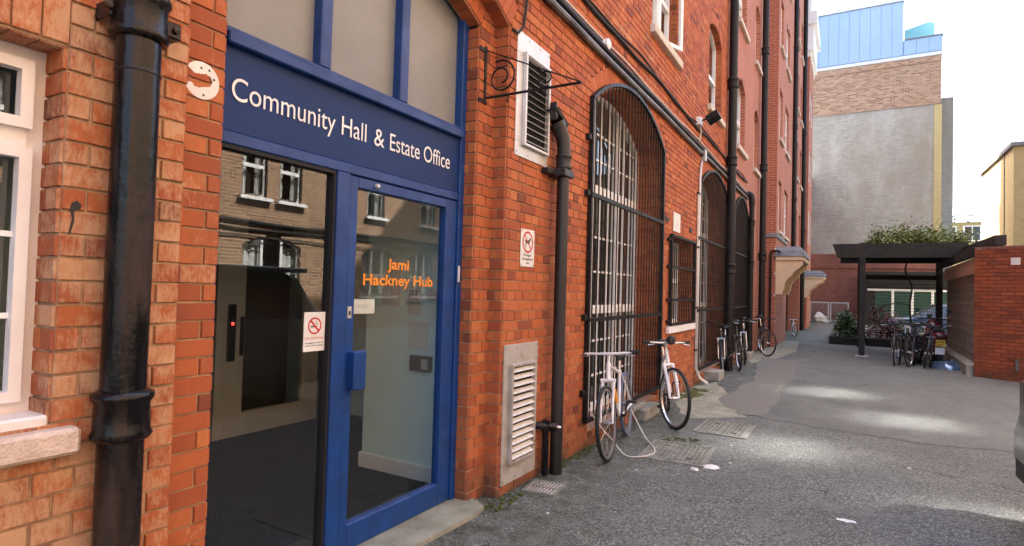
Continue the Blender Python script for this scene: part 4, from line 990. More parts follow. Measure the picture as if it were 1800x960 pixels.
# porches
def porch(label, y0, y1, x0, x1, zb, zt):
    t = thing('porch', label, 'porch', ((x0 + x1) / 2, (y0 + y1) / 2, zb))
    w = x1 - x0; H = zt - zb
    prof = [(0, 0), (0.30, 0.0), (0.30, 0.06), (0.36, 0.12), (0.38, 0.26), (0.48, 0.38), (0.62, 0.46), (0.70, 0.56), (0.86, 0.64), (0.98, 0.72), (0.98, 0.82), (0, 0.82)]
    for y in (y0, y1 - 0.22):
        mb = MB(); mb.prism([(x0 + a * w * 0.95, y, zb + b * H * 0.86) for a, b in prof], (0, 0.22, 0)); obj('console', mb, M['plaster'], t)
    mb = MB(); mb.bbox(x0, x1 - 0.02, y0 - 0.05, y1 + 0.05, zb + 0.71 * H, zb + 0.80 * H, 0.02); obj('fascia', mb, M['plaster'], t)
    mb = MB(); a, b = zb + 0.80 * H, zt + 0.02
    ring_ = [((x0, y0 - 0.08, a), (x1 + 0.01, y0 - 0.08, a), (x1 + 0.01, y1 + 0.08, a), (x0, y1 + 0.08, a)), ((x0, y0 + 0.02, a + (b - a) * .6), (x1 - 0.02, y0 + 0.02, a + (b - a) * .6), (x1 - 0.02, y1 - 0.02, a + (b - a) * .6), (x0, y1 - 0.02, a + (b - a) * .6)), ((x0, y0 + 0.18, b), (x1 - 0.14, y0 + 0.18, b), (x1 - 0.14, y1 - 0.18, b), (x0, y1 - 0.18, b))]
    for k in range(2):
        for i in range(4): mb.quad(ring_[k][i], ring_[k][(i + 1) % 4], ring_[k + 1][(i + 1) % 4], ring_[k + 1][i])
    mb.quad(*ring_[2]); mb.quad(*ring_[0]); obj('lead_roof', mb, M['lead'], t)
    return t
porch('nearer cream console porch with grey lead roof on the bay', 19.05, 21.6, BX - 0.06, BX + 0.78, 1.58, 3.0)
porch('smaller looking second cream console porch beyond the black entrance', 29.9, 31.9, BX - 0.05, BX + 0.98, 1.5, 2.72)
b = MB(); b.box(XF, BX - 0.04, 19.3, 19.5, 0, 1.58); 
for (y, dz, lb) in ((19.02, 2.2, 'pale clip midway up the pier beside the porch'), (19.03, 1.55, 'lowest pale clip on the pier beside the porch'), (19.02, 2.95, 'topmost pale clip on the pier, level with the porch roof')):
    mb = MB(); mb.lathe((BX - 0.02, y - 0.03, dz), [(0.0, 0.03), (0.028, 0.028), (0.03, -0.03), (0.0, -0.032)], 10); tag(obj('pipe_clip', mb, M['cablewhite'], at=(BX - 0.02, y - 0.03, dz)), lb, 'clip', 'pale clips on the pier')

# ------------------------------------------------------------------ end building
YE = 42.0
eb = thing('end_building', 'tall grey rendered gable with speckled brick top and blue metal penthouse', 'building', (1.3, 46, 0))
def wallbox(name, m_, x0, x1, y0, y1, z0, z1, parent): mb = MB(); mb.box(x0, x1, y0, y1, z0, z1); return obj(name, mb, m_, parent)
wallbox('base_wall', M['brickold'], -2.15, 4.72, YE, YE + 12, 0, 4.3, eb)
wallbox('gable_wall', M['brickgrey'], -2.15, 4.72, YE + 0.02, YE + 12, 4.3, 13.2, eb)
wallbox('upper_wall', M['brickspeck'], -2.4, 4.68, YE - 0.02, YE + 12, 13.2, 15.75, eb)
wallbox('brick_band', M['brickspeck'], -2.4, 4.70, YE - 0.05, YE + 12, 15.75, 16.12, eb)
wallbox('base_coping', M['brickold'], -2.15, 4.74, YE - 0.06, YE - 0.001, 3.4, 3.5, eb)
wallbox('corner_pier', M['brickyellow'], 4.35, 4.73, YE - 0.02, YE - 0.001, 5.0, 13.15, eb)
wallbox('rear_stack', M['brickgrey'], 4.72, 5.45, YE + 1.4, YE + 6, 0, 13.9, eb)
ph = wallbox('penthouse', M['cladding'], -2.6, 2.78, YE + 0.05, YE + 10, 16.12, 19.75, eb)
wallbox('parapet_box', M['cladding'], 2.79, 4.72, YE + 0.05, YE + 8, 16.12, 17.3, eb)
wallbox('penthouse_roof_edge', M['galv'], -2.7, 2.84, YE - 0.05, YE + 10.1, 19.76, 19.98, eb)
wallbox('parapet_cap', M['slate'], 2.86, 4.78, YE - 0.03, YE + 8.1, 17.31, 17.38, eb)
wallbox('flashing', M['galv'], -2.6, 4.75, YE - 0.07, YE + 0.03, 16.125, 16.32, eb)
for i in range(9):
    x = -2.35 + i * 0.57; wallbox('cladding_panel', M['cladding'], x + 0.008, x + 0.562, YE - 0.0, YE + 0.045, 16.40, 19.72, eb)
for i in range(3):
    x = 2.84 + i * 0.62; wallbox('cladding_panel', M['cladding'], x + 0.008, x + 0.612, YE - 0.0, YE + 0.045, 16.40, 17.28, eb)
mb = MB(); mb.prism([(2.95, YE + 2.0, 17.4), (4.55, YE + 2.0, 17.4), (4.55, YE + 2.0, 18.9), (4.2, YE + 2.0, 19.0), (3.0, YE + 2.0, 18.7)], (0, 0.06, 0)); obj('glass_screen', mb, M['tealglass'], eb)

# far right yellow building, slate roofs between
yb = thing('yellow_building', 'yellow stock brick building with its side in sunshine beyond the garden wall', 'building', (9, 33, 0))
mb = MB(); mb.box(5.72, 12, 30.0, 36.4, 0, 7.8); obj('wall', mb, M['brickyellow'], yb)
mb = MB(); mb.box(5.62, 12, 29.9, 36.5, 7.8, 7.95); obj('roof_edge', mb, M['slate'], yb)
mb = MB(); mb.box(5.70, 5.719, 31.5, 31.62, 0, 7.8); obj('rain_pipe', mb, M['cablegrey'], yb)
hs = thing('slate_roofed_house', 'distant house with slate roof and two skylights between the gable and yellow building', 'house', (11, 74, 0))
mb = MB(); mb.box(6, 16, 70, 78, 0, 9.1); obj('wall', mb, M['brickyellow'], hs)
mb = MB(); mb.prism([(5.8, 69.6, 9.1), (5.8, 78.4, 9.1), (5.8, 74, 12.4)], (10.6, 0, 0)); obj('roof', mb, M['slate'], hs)
for x in (8.6, 9.9):
    mb = MB(); mb.obox((x, 71.05, 10.25), (0.42, 0, 0), (0, 0.5, 0.375), (0, -0.05, 0.066)); obj('skylight', mb, M['white'], hs)
for x in (8.4, 10.3):
    mb = MB(); mb.box(x - 0.7, x + 0.7, 69.94, 69.999, 7.3, 8.8); wf = obj('window', mb, M['white'], hs)
    mb = MB(); mb.box(x - 0.58, x - 0.04, 69.9, 69.938, 7.4, 8.7); mb.box(x + 0.04, x + 0.58, 69.9, 69.938, 7.4, 8.7); obj('pane', mb, M['carglass'], wf)

# garages, gates, bag
gr = thing('garage_row', 'green garage doors in white frames under a dark slatted fascia', 'garage', (3.5, 39.5, 0))
mb = MB(); mb.box(0.9, 7.0, 39.3, 41.9, 0, 3.1); obj('shell', mb, M['timber'], gr)
for i in range(11):
    mb = MB(); mb.box(0.85, 7.0, 39.22, 39.27, 2.18 + i * 0.078, 2.235 + i * 0.078); obj('fascia_slat', mb, M['timber'], gr)
for i in range(5):
    x = 1.38 + i * 0.92; mb = MB(); mb.box(x, x + 0.78, 39.24, 39.29, 0.02, 1.98); obj('garage_door', mb, M['green'], gr)
    mb = MB(); mb.box(x + 0.79, x + 0.91, 39.20, 39.29, 0, 2.0); obj('door_post', mb, M['white'], gr)
mb = MB(); mb.box(1.0, 7.0, 39.19, 39.29, 2.0, 2.10); obj('lintel', mb, M['white'], gr)
for i, (a, b_) in enumerate(((-2.05, -0.98), (-0.93, 0.1))):
    t = thing('steel_gate', ('grey steel frame gate against the red wall with the white bag before it', 'grey steel frame gate against the red wall nearer the planter')[i], 'gate', ((a + b_) / 2, 41.4, 0))
    for (x0, x1, z0, z1) in ((a, a + 0.07, 0, 1.25), (b_ - 0.07, b_, 0, 1.25), (a + 0.07, b_ - 0.07, 1.18, 1.25), (a + 0.07, b_ - 0.07, 0.04, 0.10)):
        mb = MB(); mb.box(x0, x1, 41.37, 41.43, z0, z1); obj('gate_bar', mb, M['galv'], t)
    mb = MB()
    for k in range(14):
        x = a + 0.1 + (b_ - a - 0.2) * k / 13; mb.box(x - 0.004, x + 0.004, 41.39, 41.41, 0.1, 1.18)
    for k in range(14): mb.box(a + 0.07, b_ - 0.07, 41.395, 41.405, 0.15 + k * 0.075, 0.158 + k * 0.075)
    tag(obj('wire_mesh', mb, M['galvdirty'], t), kind='stuff')
bm = bmesh.new(); bmesh.ops.create_icosphere(bm, subdivisions=3, radius=1)
for v in bm.verts:
    k = 1 + 0.16 * math.sin(5 * v.co.x + 2) * math.cos(4 * v.co.y) + 0.1 * math.sin(9 * v.co.z)
    v.co = Vector((v.co.x * 0.36 * k - 0.05 * v.co.z, v.co.y * 0.28 * k, max(v.co.z * 0.33 * k, -0.24) + 0.24))
mb = MB(); mb.addbm(bm); mb.xform(Matrix.Translation((-1.45, 40.9, 0))); mb.box(-1.25, -0.95, 40.75, 40.95, 0, 0.14)
tag(obj('rubbish_bag', mb, M['signwhite'], at=(-1.45, 40.9, 0), smooth=True), 'white rubbish bag slumped before the steel gate', 'bag')

# ------------------------------------------------------------------ opposite block (seen in the door glass, throws its light back)
XO = 9.5
ob = thing('opposite_building', 'sunlit brown brick block across the yard, mirrored in the door glass', 'building', (XO + 4, 8, 0))
oo = []
for (a, b_) in ((4.0, 4.85), (5.2, 6.05), (9.95, 10.78), (11.17, 12.0), (14.75, 15.65), (17.65, 18.6), (-1.0, -0.15), (0.5, 1.35)):
    for z in (3.9, 7.4): oo.append(dict(u0=a, u1=b_, z0=z, zs=z + 1.75, ring=0.0))
ofl = [dict(u0=y - .55, u1=y + .55, z0=z - .75, zs=z + .75, ring=0.0) for (y, z) in ((11.2, 11.7), (13.3, 12.9), (9.2, 13.4), (7.4, 11.3))]   # added unseen top-floor windows: coated panes that throw the sun down into the yard
oo += ofl
og = [dict(u0=a, u1=b_, z0=1.15, zs=2.55, rise=0.3, ring=0.0) for (a, b_) in ((4.2, 6.1), (10.06, 12.03), (14.6, 16.2), (17.1, 18.5), (-1, 1))]
mb = MB(); flat_panel(mb, (XO, 0, 0), UY, -12, 22, 0, 15, oo + og)
for op in oo + og: reveal(mb, (XO, 0, 0), UY, (-1, 0, 0), op, 0.14)
mb.quad((XO, 22, 0), (XO + 8, 22, 0), (XO + 8, 22, 15), (XO, 22, 15)); mb.quad((XO, -12, 0), (XO + 8, -12, 0), (XO + 8, -12, 15), (XO, -12, 15)); mb.quad((XO + 8, -12, 0), (XO + 8, 22, 0), (XO + 8, 22, 15), (XO + 8, -12, 15))
obj('wall', mb, M['brickopp'], ob, norm=False)
mb = MB(); mb.box(XO - 0.15, XO + 8.2, -12.2, 22.2, 15, 15.3); obj('roof', mb, M['slate'], ob)
mb = MB(); mb.box(XO + 1.2, XO + 1.3, -11.9, 21.9, 0, 15); obj('inner_wall', mb, M['room'], ob)
def facing_window(root, op, X):
    a, b_, z0, zs, rise = op['u0'], op['u1'], op['z0'], op['zs'], op.get('rise', 0)
    mb = MB(); frame_ring(mb, a, b_, z0, zs, rise, X, 0.09, 0.03)
    if op not in ofl: mb.box(X - 0.035, X + 0.02, a + 0.08, b_ - 0.08, (z0 + zs) / 2 - 0.05, (z0 + zs) / 2 + 0.05)
    if b_ - a > 1.2:
        for k in (1, 2): mb.box(X - 0.034, X + 0.02, a + (b_ - a) * k / 3 - 0.04, a + (b_ - a) * k / 3 + 0.04, z0 + .08, zs + rise * 0.7)
    wdw = obj('window', mb, M['white'], root, norm=False)
    g = MB(); g.poly([(X, p[0], p[1]) for p in arch_pts(a + .05, b_ - .05, z0 + .05, zs - .03, rise)]); obj('pane', g, M['reflector'] if op in ofl else M['glass'], wdw, norm=False)
    s = MB(); s.box(X - 0.25, X, a - 0.1, b_ + 0.1, z0 - 0.1, z0 - 0.003); obj('sill', s, M['white'], wdw)
    c = MB()
    for (p, q) in ((a + .06, a + (b_ - a) * .35), (b_ - (b_ - a) * .3, b_ - .06)):
        n = 8
        for i in range(n): 
            ya, yb_ = p + (q - p) * i / n, p + (q - p) * (i + 1) / n
            c.quad((X + .15 + .03 * math.sin(i * 2), ya, z0), (X + .15 + .03 * math.sin(i * 2 + 2), yb_, z0), (X + .15 + .03 * math.sin(i * 2 + 2), yb_, zs), (X + .15 + .03 * math.sin(i * 2), ya, zs))
    obj('curtain', c, M['curtain'], wdw, norm=False)
for op in oo + og: facing_window(ob, op, XO + 0.1)
for (z, r_, sd) in ((3.22, 0.05, 2), (3.0, 0.03, 4), (2.75, 0.02, 9)):
    rg = random.Random(sd); pts = [(XO - 0.05, -11 + i * 1.1, z + rg.uniform(-0.06, 0.06)) for i in range(30)]
    mb = MB(); mb.tube(pts, r_, 6); obj('wall_cable', mb, M['rubber'], ob)

# ------------------------------------------------------------------ ground details
def sheet(name, pts, z, m_, kind='structure', label=None, cat=None, rough=0.03, sub=5, seed=1):
    rg = random.Random(seed); out = []
    for i in range(len(pts)):
        a, b_ = Vector(pts[i]), Vector(pts[(i + 1) % len(pts)])
        for k in range(sub):
            p = a + (b_ - a) * k / sub
            if k: p += Vector((rg.uniform(-rough, rough), rg.uniform(-rough, rough)))
            out.append((p.x, p.y, z))
    mb = MB(); mb.poly(out); c = sum((Vector(p) for p in out), Vector()) / len(out)
    o = obj(name, mb, m_, at=c, norm=False); tag(o, label, cat, kind=kind); return o
sheet('paving', [(-2.19, 9.7), (-1.95, 10.6), (-1.5, 9.2), (-1.15, 8.0), (-1.05, 7.8), (-1.7, 7.25), (-2.0, 8.0), (-2.19, 8.6)], 0.004, M['slab'])
M['asphalt2'] = asphalt_mat('finer_worn_asphalt', 150, 1.28, True)
sheet('yard_surface', [(-0.95, 7.9), (-0.2, 7.7), (0.9, 7.6), (2.2, 7.9), (4.5, 8.3), (5.4, 14), (5.2, 39), (-2.0, 41), (-1.3, 22), (-0.98, 15.4), (-0.9, 12)], 0.004, M['asphalt2'], rough=0.06, sub=9, seed=6)
sheet('paving', [(-1.62, 8.95), (-1.22, 7.95), (-0.92, 7.95), (-0.86, 9.2), (-0.92, 10.6), (-0.86, 12.4), (-0.98, 15.4), (-1.8, 15.6), (-1.7, 13.6), (-1.42, 11.2)], 0.008, M['patch'], rough=0.05, seed=4)
sheet('paving', [(-2.2, 15.6), (-1.85, 14), (-1.5, 15.2), (-1.2, 18), (-1.4, 22), (-1.8, 22)], 0.004, M['slab'], seed=9)
mos = MB(); rg = random.Random(3)
def moss_patch(label, pts, seed):
    rg = random.Random(seed); mb = MB()
    for (cx, cy, r_) in pts:
        bm = bmesh.new(); bmesh.ops.create_icosphere(bm, subdivisions=2, radius=1)
        for v in bm.verts: v.co = Vector((v.co.x * r_ * rg.uniform(.8, 1.15), v.co.y * r_ * rg.uniform(.9, 1.4), v.co.z * min(0.014, r_ * 0.35)))
        mb.addbm(bm); mb.v[-42:] = [(x + cx, y + cy, z + 0.006) for (x, y, z) in mb.v[-42:]]
    tag(obj('moss', mb, M['moss'], at=(pts[0][0], pts[0][1], 0), smooth=True), label, kind='stuff')
moss_patch('bright moss by the wall', [(-2.08 + rg.uniform(-.1, .16), 9.0 + rg.uniform(-.45, .6), rg.uniform(.02, .075)) for _ in range(40)], 1)
moss_patch('moss along the wall foot', [(-2.14 + rg.uniform(-.04, .05), 4.5 + rg.uniform(0, 1), rg.uniform(.005, .018)) for _ in range(90)], 2)
moss_patch('moss by the manhole covers', [(-1.60 + rg.uniform(-.1, .35), 6.05 + rg.uniform(-.12, .25), rg.uniform(.005, .02)) for _ in range(50)], 3)
moss_patch('moss by the step', [(-2.13 + rg.uniform(-.05, .08), 3.5 + rg.uniform(-.1, .35), rg.uniform(.005, .018)) for _ in range(70)], 4)
def manhole(label, c, hx, hy, ang, seed):
    t = thing('manhole_cover', label, 'manhole cover', (c[0], c[1], 0.0)); Rm = Matrix.Translation((c[0], c[1], 0)) @ Matrix.Rotation(ang, 4, 'Z')
    mb = MB()
    for q in ((-hx - .03, -hx, -hy - .03, hy + .03), (hx, hx + .03, -hy - .03, hy + .03), (-hx, hx, -hy - .03, -hy), (-hx, hx, hy, hy + .03)): mb.box(q[0], q[1], q[2], q[3], 0.0, 0.012)
    obj('frame', mb.xform(Rm), M['castiron'], t)
    for s in (-1, 1):
        mb = MB(); a0, a1 = (-hx + .004, -.003) if s < 0 else (.003, hx - .004); mb.bbox(a0, a1, -hy + .004, hy - .004, 0.0, 0.009, 0.002)
        pl = obj('cover_plate', mb.xform(Rm), M['castiron'], t)
        mb = MB(); n = 9
        for i in range(int((a1 - a0) / 0.042)):
            for j in range(int(2 * hy / 0.042)):
                x, y = a0 + 0.025 + i * 0.042, -hy + 0.028 + j * 0.042; an = pi / 4 if (i + j) % 2 else -pi / 4; dx, dy = math.cos(an), math.sin(an)
                mb.obox((x, y, 0.011), (dx * .015, dy * .015, 0), (-dy * .004, dx * .004, 0), (0, 0, 0.0025))
        tag(obj('tread', mb.xform(Rm), M['castiron'], pl), kind='stuff')
        mb = MB(); mb.bbox((a0 + a1) / 2 - .03, (a0 + a1) / 2 + .03, -s * hy * .55 - .014, -s * hy * .55 + .014, 0.0085, 0.0135, 0.002); obj('lifting_slot', mb.xform(Rm), M['dark'], pl)
    return t
manhole('cracked pale manhole cover beside the white bicycle wheel', (-1.385, 5.66), 0.27, 0.33, 0.06, 1)
manhole('manhole cover beyond the cracked one, clear of the bicycles', (-1.185, 6.98), 0.25, 0.34, -0.02, 2)
for (label, x, y, r_) in (('white broken cement lump at the corner of the cracked cover', -1.03, 5.36, 0.055), ('small white chip beside the cracked cover', -1.13, 5.20, 0.03)):
    bm = bmesh.new(); bmesh.ops.create_icosphere(bm, subdivisions=2, radius=1); rg = random.Random(int(r_ * 1000))
    for v in bm.verts: v.co = Vector((v.co.x * r_ * rg.uniform(.7, 1.2) * 1.3, v.co.y * r_ * rg.uniform(.7, 1.2), max(0, v.co.z) * 0.025 * rg.uniform(.6, 1.2)))
    mb = MB(); mb.addbm(bm); mb.xform(Matrix.Translation((x, y, 0.002))); tag(obj('cement_lump', mb, M['signwhite'], at=(x, y, 0)), label, 'rubble')
dg = thing('drain_grate', 'small square slotted drain grate under the waste pipe', 'drain', (-1.99, 4.02, 0)); Rm = Matrix.Translation((-1.99, 4.02, 0)) @ Matrix.Rotation(0.1, 4, 'Z')
mb = MB()
for q in ((-.125, -.105, -.14, .14), (.105, .125, -.14, .14), (-.105, .105, -.14, -.12), (-.105, .105, .12, .14), (-.105, .105, -.012, .012)): mb.box(*q, 0.0, 0.02)
obj('frame', mb.xform(Rm), M['castiron'], dg)
for s in (-1, 1):
    for i in range(8):
        x = -.095 + i * .027; mb = MB(); y0, y1 = (-.12, -.012) if s < 0 else (.012, .12); mb.box(x - .006, x + .006, y0, y1, 0.004, 0.018); obj('grate_bar', mb.xform(Rm), M['galvdirty'], dg)
mb = MB(); mb.box(-.105, .105, -.12, .12, 0.001, 0.003); obj('pit_shade', mb.xform(Rm), M['dark'], dg)  # flat dark sheet painted as the shaded hole under the bars
for i, (c, s_) in enumerate((((-2.16, 7.05, 0), (0.12, 0.30, 0.14)), ((-2.07, 10.88, 0), (0.15, 0.24, 0.17)), ((-2.1, 15.1, 0), (0.13, 0.28, 0.16)), ((-2.19, 6.75, 0.141), (0.09, 0.22, 0.06)))):
    mb = MB(); mb.bbox(c[0] - s_[0], c[0] + s_[0], c[1] - s_[1], c[1] + s_[1], c[2], c[2] + s_[2], 0.012)
    tag(obj('concrete_block', mb, M['concrete'], at=c), ('mossy concrete block under the first grille behind the white bicycles', 'concrete block under the near edge of the second grille', 'concrete block below the third grille', 'thin slab lying on the first block under the grille')[i], 'concrete block')
mb = MB(); rg = random.Random(5)
mb.poly([(0.0 + .07 * math.cos(a) * rg.uniform(.6, 1.2), 4.64 + .035 * math.sin(a) * rg.uniform(.6, 1.2), 0.004) for a in [i * pi / 8 for i in range(16)]]); tag(obj('paint_blob', mb, M['signwhite'], at=(0, 4.64, 0.004), norm=False), 'splash of white paint on the open asphalt', 'paint mark')
lt = random.Random(21)
LIT = [('scrap of white paper on asphalt near the first bicycle', -1.55, 4.9), ('pale leaf scrap by the cracked cover', -0.9, 5.6), ('white crumb on asphalt before the drain', -1.75, 3.6), ('small white scrap on the concrete by the second grille', -1.75, 8.9), ('pale fleck on asphalt out in the yard', 0.5, 6.4), ('white fleck between the covers', -1.0, 6.25)]
for l, x, y in LIT:
    mb = MB(); r_ = lt.uniform(.012, .022); mb.prism([(x + r_ * lt.uniform(.5, 1.2) * math.cos(i * 1.26), y + r_ * lt.uniform(.5, 1.2) * math.sin(i * 1.26), 0.002) for i in range(5)], (0.002, 0.001, 0.004)); tag(obj('litter', mb, M['paper'], at=(x, y, 0)), l, 'litter')
# cable lock lying on the ground
mb = MB(); P_ = [(-2.16, 5.25, 0.42), (-2.06, 5.3, 0.25), (-1.92, 5.3, 0.12), (-1.76, 5.22, 0.02), (-1.62, 5.28, 0.016), (-1.56, 5.45, 0.016), (-1.62, 5.65, 0.018), (-1.76, 5.85, 0.05), (-1.9, 6.0, 0.16), (-2.0, 6.1, 0.26)]
def smooth_path(P, n=8):
    P = [Vector(p) for p in P]; out = []
    for i in range(len(P) - 1):
        p0, p1, p2, p3 = P[max(i - 1, 0)], P[i], P[i + 1], P[min(i + 2, len(P) - 1)]
        for k in range(n):
            t = k / n; out.append(0.5 * ((2 * p1) + (-p0 + p2) * t + (2 * p0 - 5 * p1 + 4 * p2 - p3) * t * t + (-p0 + 3 * p1 - 3 * p2 + p3) * t ** 3))
    return out + [P[-1]]
mb.tube(smooth_path(P_), 0.0065, 8); tag(obj('cable_lock', mb, M['cablewhite'], at=(-1.6, 5.4, 0), smooth=True), 'pale grey cable lock looped on the ground through the white bicycle', 'lock')

# ------------------------------------------------------------------ bicycles
def wheel(mb_r, mb_t, r, spokes=16):
    mb_t.lathe((0, 0, 0), [(r - .030, -.010), (r - .018, -.018), (r - .006, -.015), (r, 0), (r - .006, .015), (r - .018, .018), (r - .030, .010)], 36, 'y')
    mb_r.lathe((0, 0, 0), [(r - .030, -.011), (r - .046, -.009), (r - .046, .009), (r - .030, .011)], 36, 'y')
    mb_r.lathe((0, 0, 0), [(.0, -.05), (.012, -.05), (.014, -.03), (.022, -.03), (.022, .03), (.014, .03), (.012, .05), (0, .05)], 10, 'y')
    for i in range(spokes):
        a = 2 * pi * i / spokes; s = 1 if i % 2 else -1; b_ = a + (.5 if (i // 2) % 2 else -.5)
        mb_r.tube([(.02 * math.cos(b_), s * .028, .02 * math.sin(b_)), ((r - .045) * math.cos(a), 0, (r - .045) * math.sin(a))], .0016, 3, False)
def bicycle(name, label, loc, heading, lean=0.0, steer=0.0, m_='bikewhite', r=0.335, tyre='rubber', tyre2=None, forkm=None, wide=0.30, flat_bar=True, step=False, saddle_z=0.95, group=None, sus=False, headcap=False, sc_=1.0, mud=False):
    t = thing(name, label, 'bicycle', loc, group)
    t.rotation_euler = Euler((lean, 0, heading), 'XYZ'); t.scale = (sc_,) * 3
    fm = M[m_]; L = 1.04
    rear, front, bb = Vector((0, 0, r)), Vector((L, 0, r)), Vector((.43, 0, .29))
    sa = Vector((-math.cos(math.radians(72)), 0, math.sin(math.radians(72))))      # steering axis, up and back
    hb = front + sa * .40 + Vector((-.005, 0, 0)) + Vector((-.03, 0, 0)); ht = hb + sa * .14
    st_t = bb + sa * .46
    mb = MB()
    mb.tube([bb, ht + Vector((0.01, 0, -.06))] if step else [bb, hb + sa * .03], .018, 10); mb.tube([st_t - sa * (.2 if step else .03), hb + sa * (.05 if step else .12)], .016, 10); mb.tube([bb, st_t], .016, 10); mb.tube([hb - sa * .01, ht + sa * .01], .021, 10)
    for s in (-1, 1):
        mb.tube([bb + Vector((0, s * .03, 0)), rear + Vector((0, s * .06, 0))], .009, 8); mb.tube([st_t + Vector((0, s * .012, -.02)), rear + Vector((0, s * .06, 0))], .008, 8)
    obj('frame', mb, fm, t, smooth=True, local=True)
    mb = MB(); mb.tube([st_t, Vector((st_t.x - (saddle_z - st_t.z) * .32, 0, saddle_z - .04))], .013, 8); obj('seat_post', mb, M['chrome'], t, local=True)
    sx = st_t.x - (saddle_z - st_t.z) * .32; mb = MB()
    ws = [(-.13, .075, .01), (-.10, .085, .015), (-.03, .06, .005), (.06, .028, 0), (.13, .018, -.005)]
    for i, (dx, hw, dz) in enumerate(ws):
        for k in range(8):
            a = 2 * pi * k / 8; mb.v.append((sx + dx, hw * math.cos(a), saddle_z + dz + (.024 if math.sin(a) > 0 else .034) * math.sin(a)))
    for i in range(4):
        for k in range(8): mb.f.append((i * 8 + k, i * 8 + (k + 1) % 8, (i + 1) * 8 + (k + 1) % 8, (i + 1) * 8 + k))
    mb.f += [tuple(range(8)), tuple(32 + k for k in range(8))]
    obj('saddle', mb, M['rubber'], t, smooth=True, local=True)
    RS = Matrix.Translation(hb) @ Matrix.Rotation(steer, 4, sa) @ Matrix.Translation(-hb)
    fk = MB(); crown = hb - sa * .02
    for s in (-1, 1):
        fk.tube([crown + Vector((0, s * .055, 0)), front + sa * .2 + Vector((0, s * .055, 0)), front + Vector((.0, s * .055, 0))], [.018, .02, .014] if sus else [.013, .013, .009], 8)
    fk.tube([crown + Vector((0, -.07, 0)), crown + Vector((0, .07, 0))], .02, 8); fk.tube([crown, ht + sa * .04], .014, 8)
    obj('fork', fk.xform(RS), M[forkm or m_], t, smooth=True, local=True)
    hbar = ht + sa * .10 + Vector((.07, 0, 0)); b_ = MB(); b_.tube([ht + sa * .03, ht + sa * .09, hbar], .015, 8)
    if flat_bar: b_.tube([hbar + Vector((-.04, -wide, .01)), hbar + Vector((-.01, -wide * .4, 0)), hbar, hbar + Vector((-.01, wide * .4, 0)), hbar + Vector((-.04, wide, .01))], .0125, 8)
    else: b_.tube(smooth_path([hbar + Vector((-.16, -wide, .05)), hbar + Vector((-.05, -wide * .85, .07)), hbar + Vector((0, -wide * .3, .0)), hbar, hbar + Vector((0, wide * .3, .0)), hbar + Vector((-.05, wide * .85, .07)), hbar + Vector((-.16, wide, .05))], 4), .0125, 8)
    hbo = obj('handlebar', b_.xform(RS), (fm if not sus else M['chrome']) if m_ == 'bikewhite' else M['iron'], t, smooth=True, local=True)
    for s in (-1, 1):
        g = MB(); e = hbar + (Vector((-.04, s * wide, .01)) if flat_bar else Vector((-.16, s * wide, .05))); i_ = e + (Vector((.012, -s * .115, -.004)) if flat_bar else Vector((.09, -s * .035, .013)))
        g.tube([e + (e - i_) * .04, i_], .017, 8); obj('grip', g.xform(RS), M['rubber'], hbo, smooth=True, local=True)
        g = MB(); g.tube([i_ + Vector((.0, 0, -.005)), i_ + Vector((.05, s * .01, -.02)), i_ + Vector((.05, s * .09, -.03))], .006, 6); obj('brake_lever', g.xform(RS), M['chrome'], hbo, local=True)
    if headcap:
        g = MB(); g.lathe(hbar + Vector((.03, .02, .035)), [(0, .045), (.04, .04), (.055, .01), (.045, -.03), (0, -.04)], 14, 'x'); obj('front_lamp', g.xform(RS), M['blackplastic'], hbo, smooth=True, local=True)
    for (c, nm, tm) in ((rear, 'rear_wheel', tyre2 or tyre), (front, 'front_wheel', tyre)):
        a, b2 = MB(), MB(); wheel(a, b2, r)
        Tm = Matrix.Translation(c)
        if nm == 'front_wheel': Tm = RS @ Tm
        wo_ = obj(nm, a.xform(Tm), M['chrome'], t, smooth=True, local=True); obj('tyre', b2.xform(Tm), M[tm], wo_, smooth=True, local=True)
    if mud:
        for c in (rear, front):
            g = MB(); pts = [c + Vector(((r + .02) * math.cos(a), 0, (r + .02) * math.sin(a))) for a in [.3 + i * 2.6 / 10 for i in range(11)]]
            for i in range(10): g.quad(pts[i] + Vector((0, -.022, 0)), pts[i + 1] + Vector((0, -.022, 0)), pts[i + 1] + Vector((0, .022, 0)), pts[i] + Vector((0, .022, 0)))
            if c is front: g.xform(RS)
            obj('mudguard', g, M['iron'], t, local=True)
    cr = MB(); cr.lathe(bb + Vector((0, -.045, 0)), [(.085, -.002), (.09, 0), (.085, .002), (.05, .002), (.05, -.002), (.085, -.002)], 24, 'y'); cr.tube([bb + Vector((0, -.06, 0)), bb + Vector((0, .06, 0))], .016, 8)
    cr.tube([bb + Vector((0, -.06, 0)), bb + Vector((.11, -.07, -.12))], .009, 6); cr.tube([bb + Vector((0, .06, 0)), bb + Vector((-.11, .07, .12))], .009, 6)
    co = obj('crankset', cr, M['iron'] if m_ != 'bikesilver' else M['chrome'], t, local=True)
    for s, p in ((-1, Vector((.11, -.07, -.12))), (1, Vector((-.11, .07, .12)))):
        g = MB(); q = bb + p + Vector((0, s * .05, 0)); g.box(q.x - .04, q.x + .04, q.y - .04, q.y + .04, q.z - .01, q.z + .01); obj('pedal', g, M['rubber'], co, local=True)
    g = MB(); g.tube([bb + Vector((0, -.045, .088)), rear + Vector((0, -.045, .035))], .004, 4); g.tube([bb + Vector((0, -.045, -.088)), rear + Vector((0, -.045, -.035))], .004, 4); obj('chain', g, M['castiron'], t, local=True)
    return t
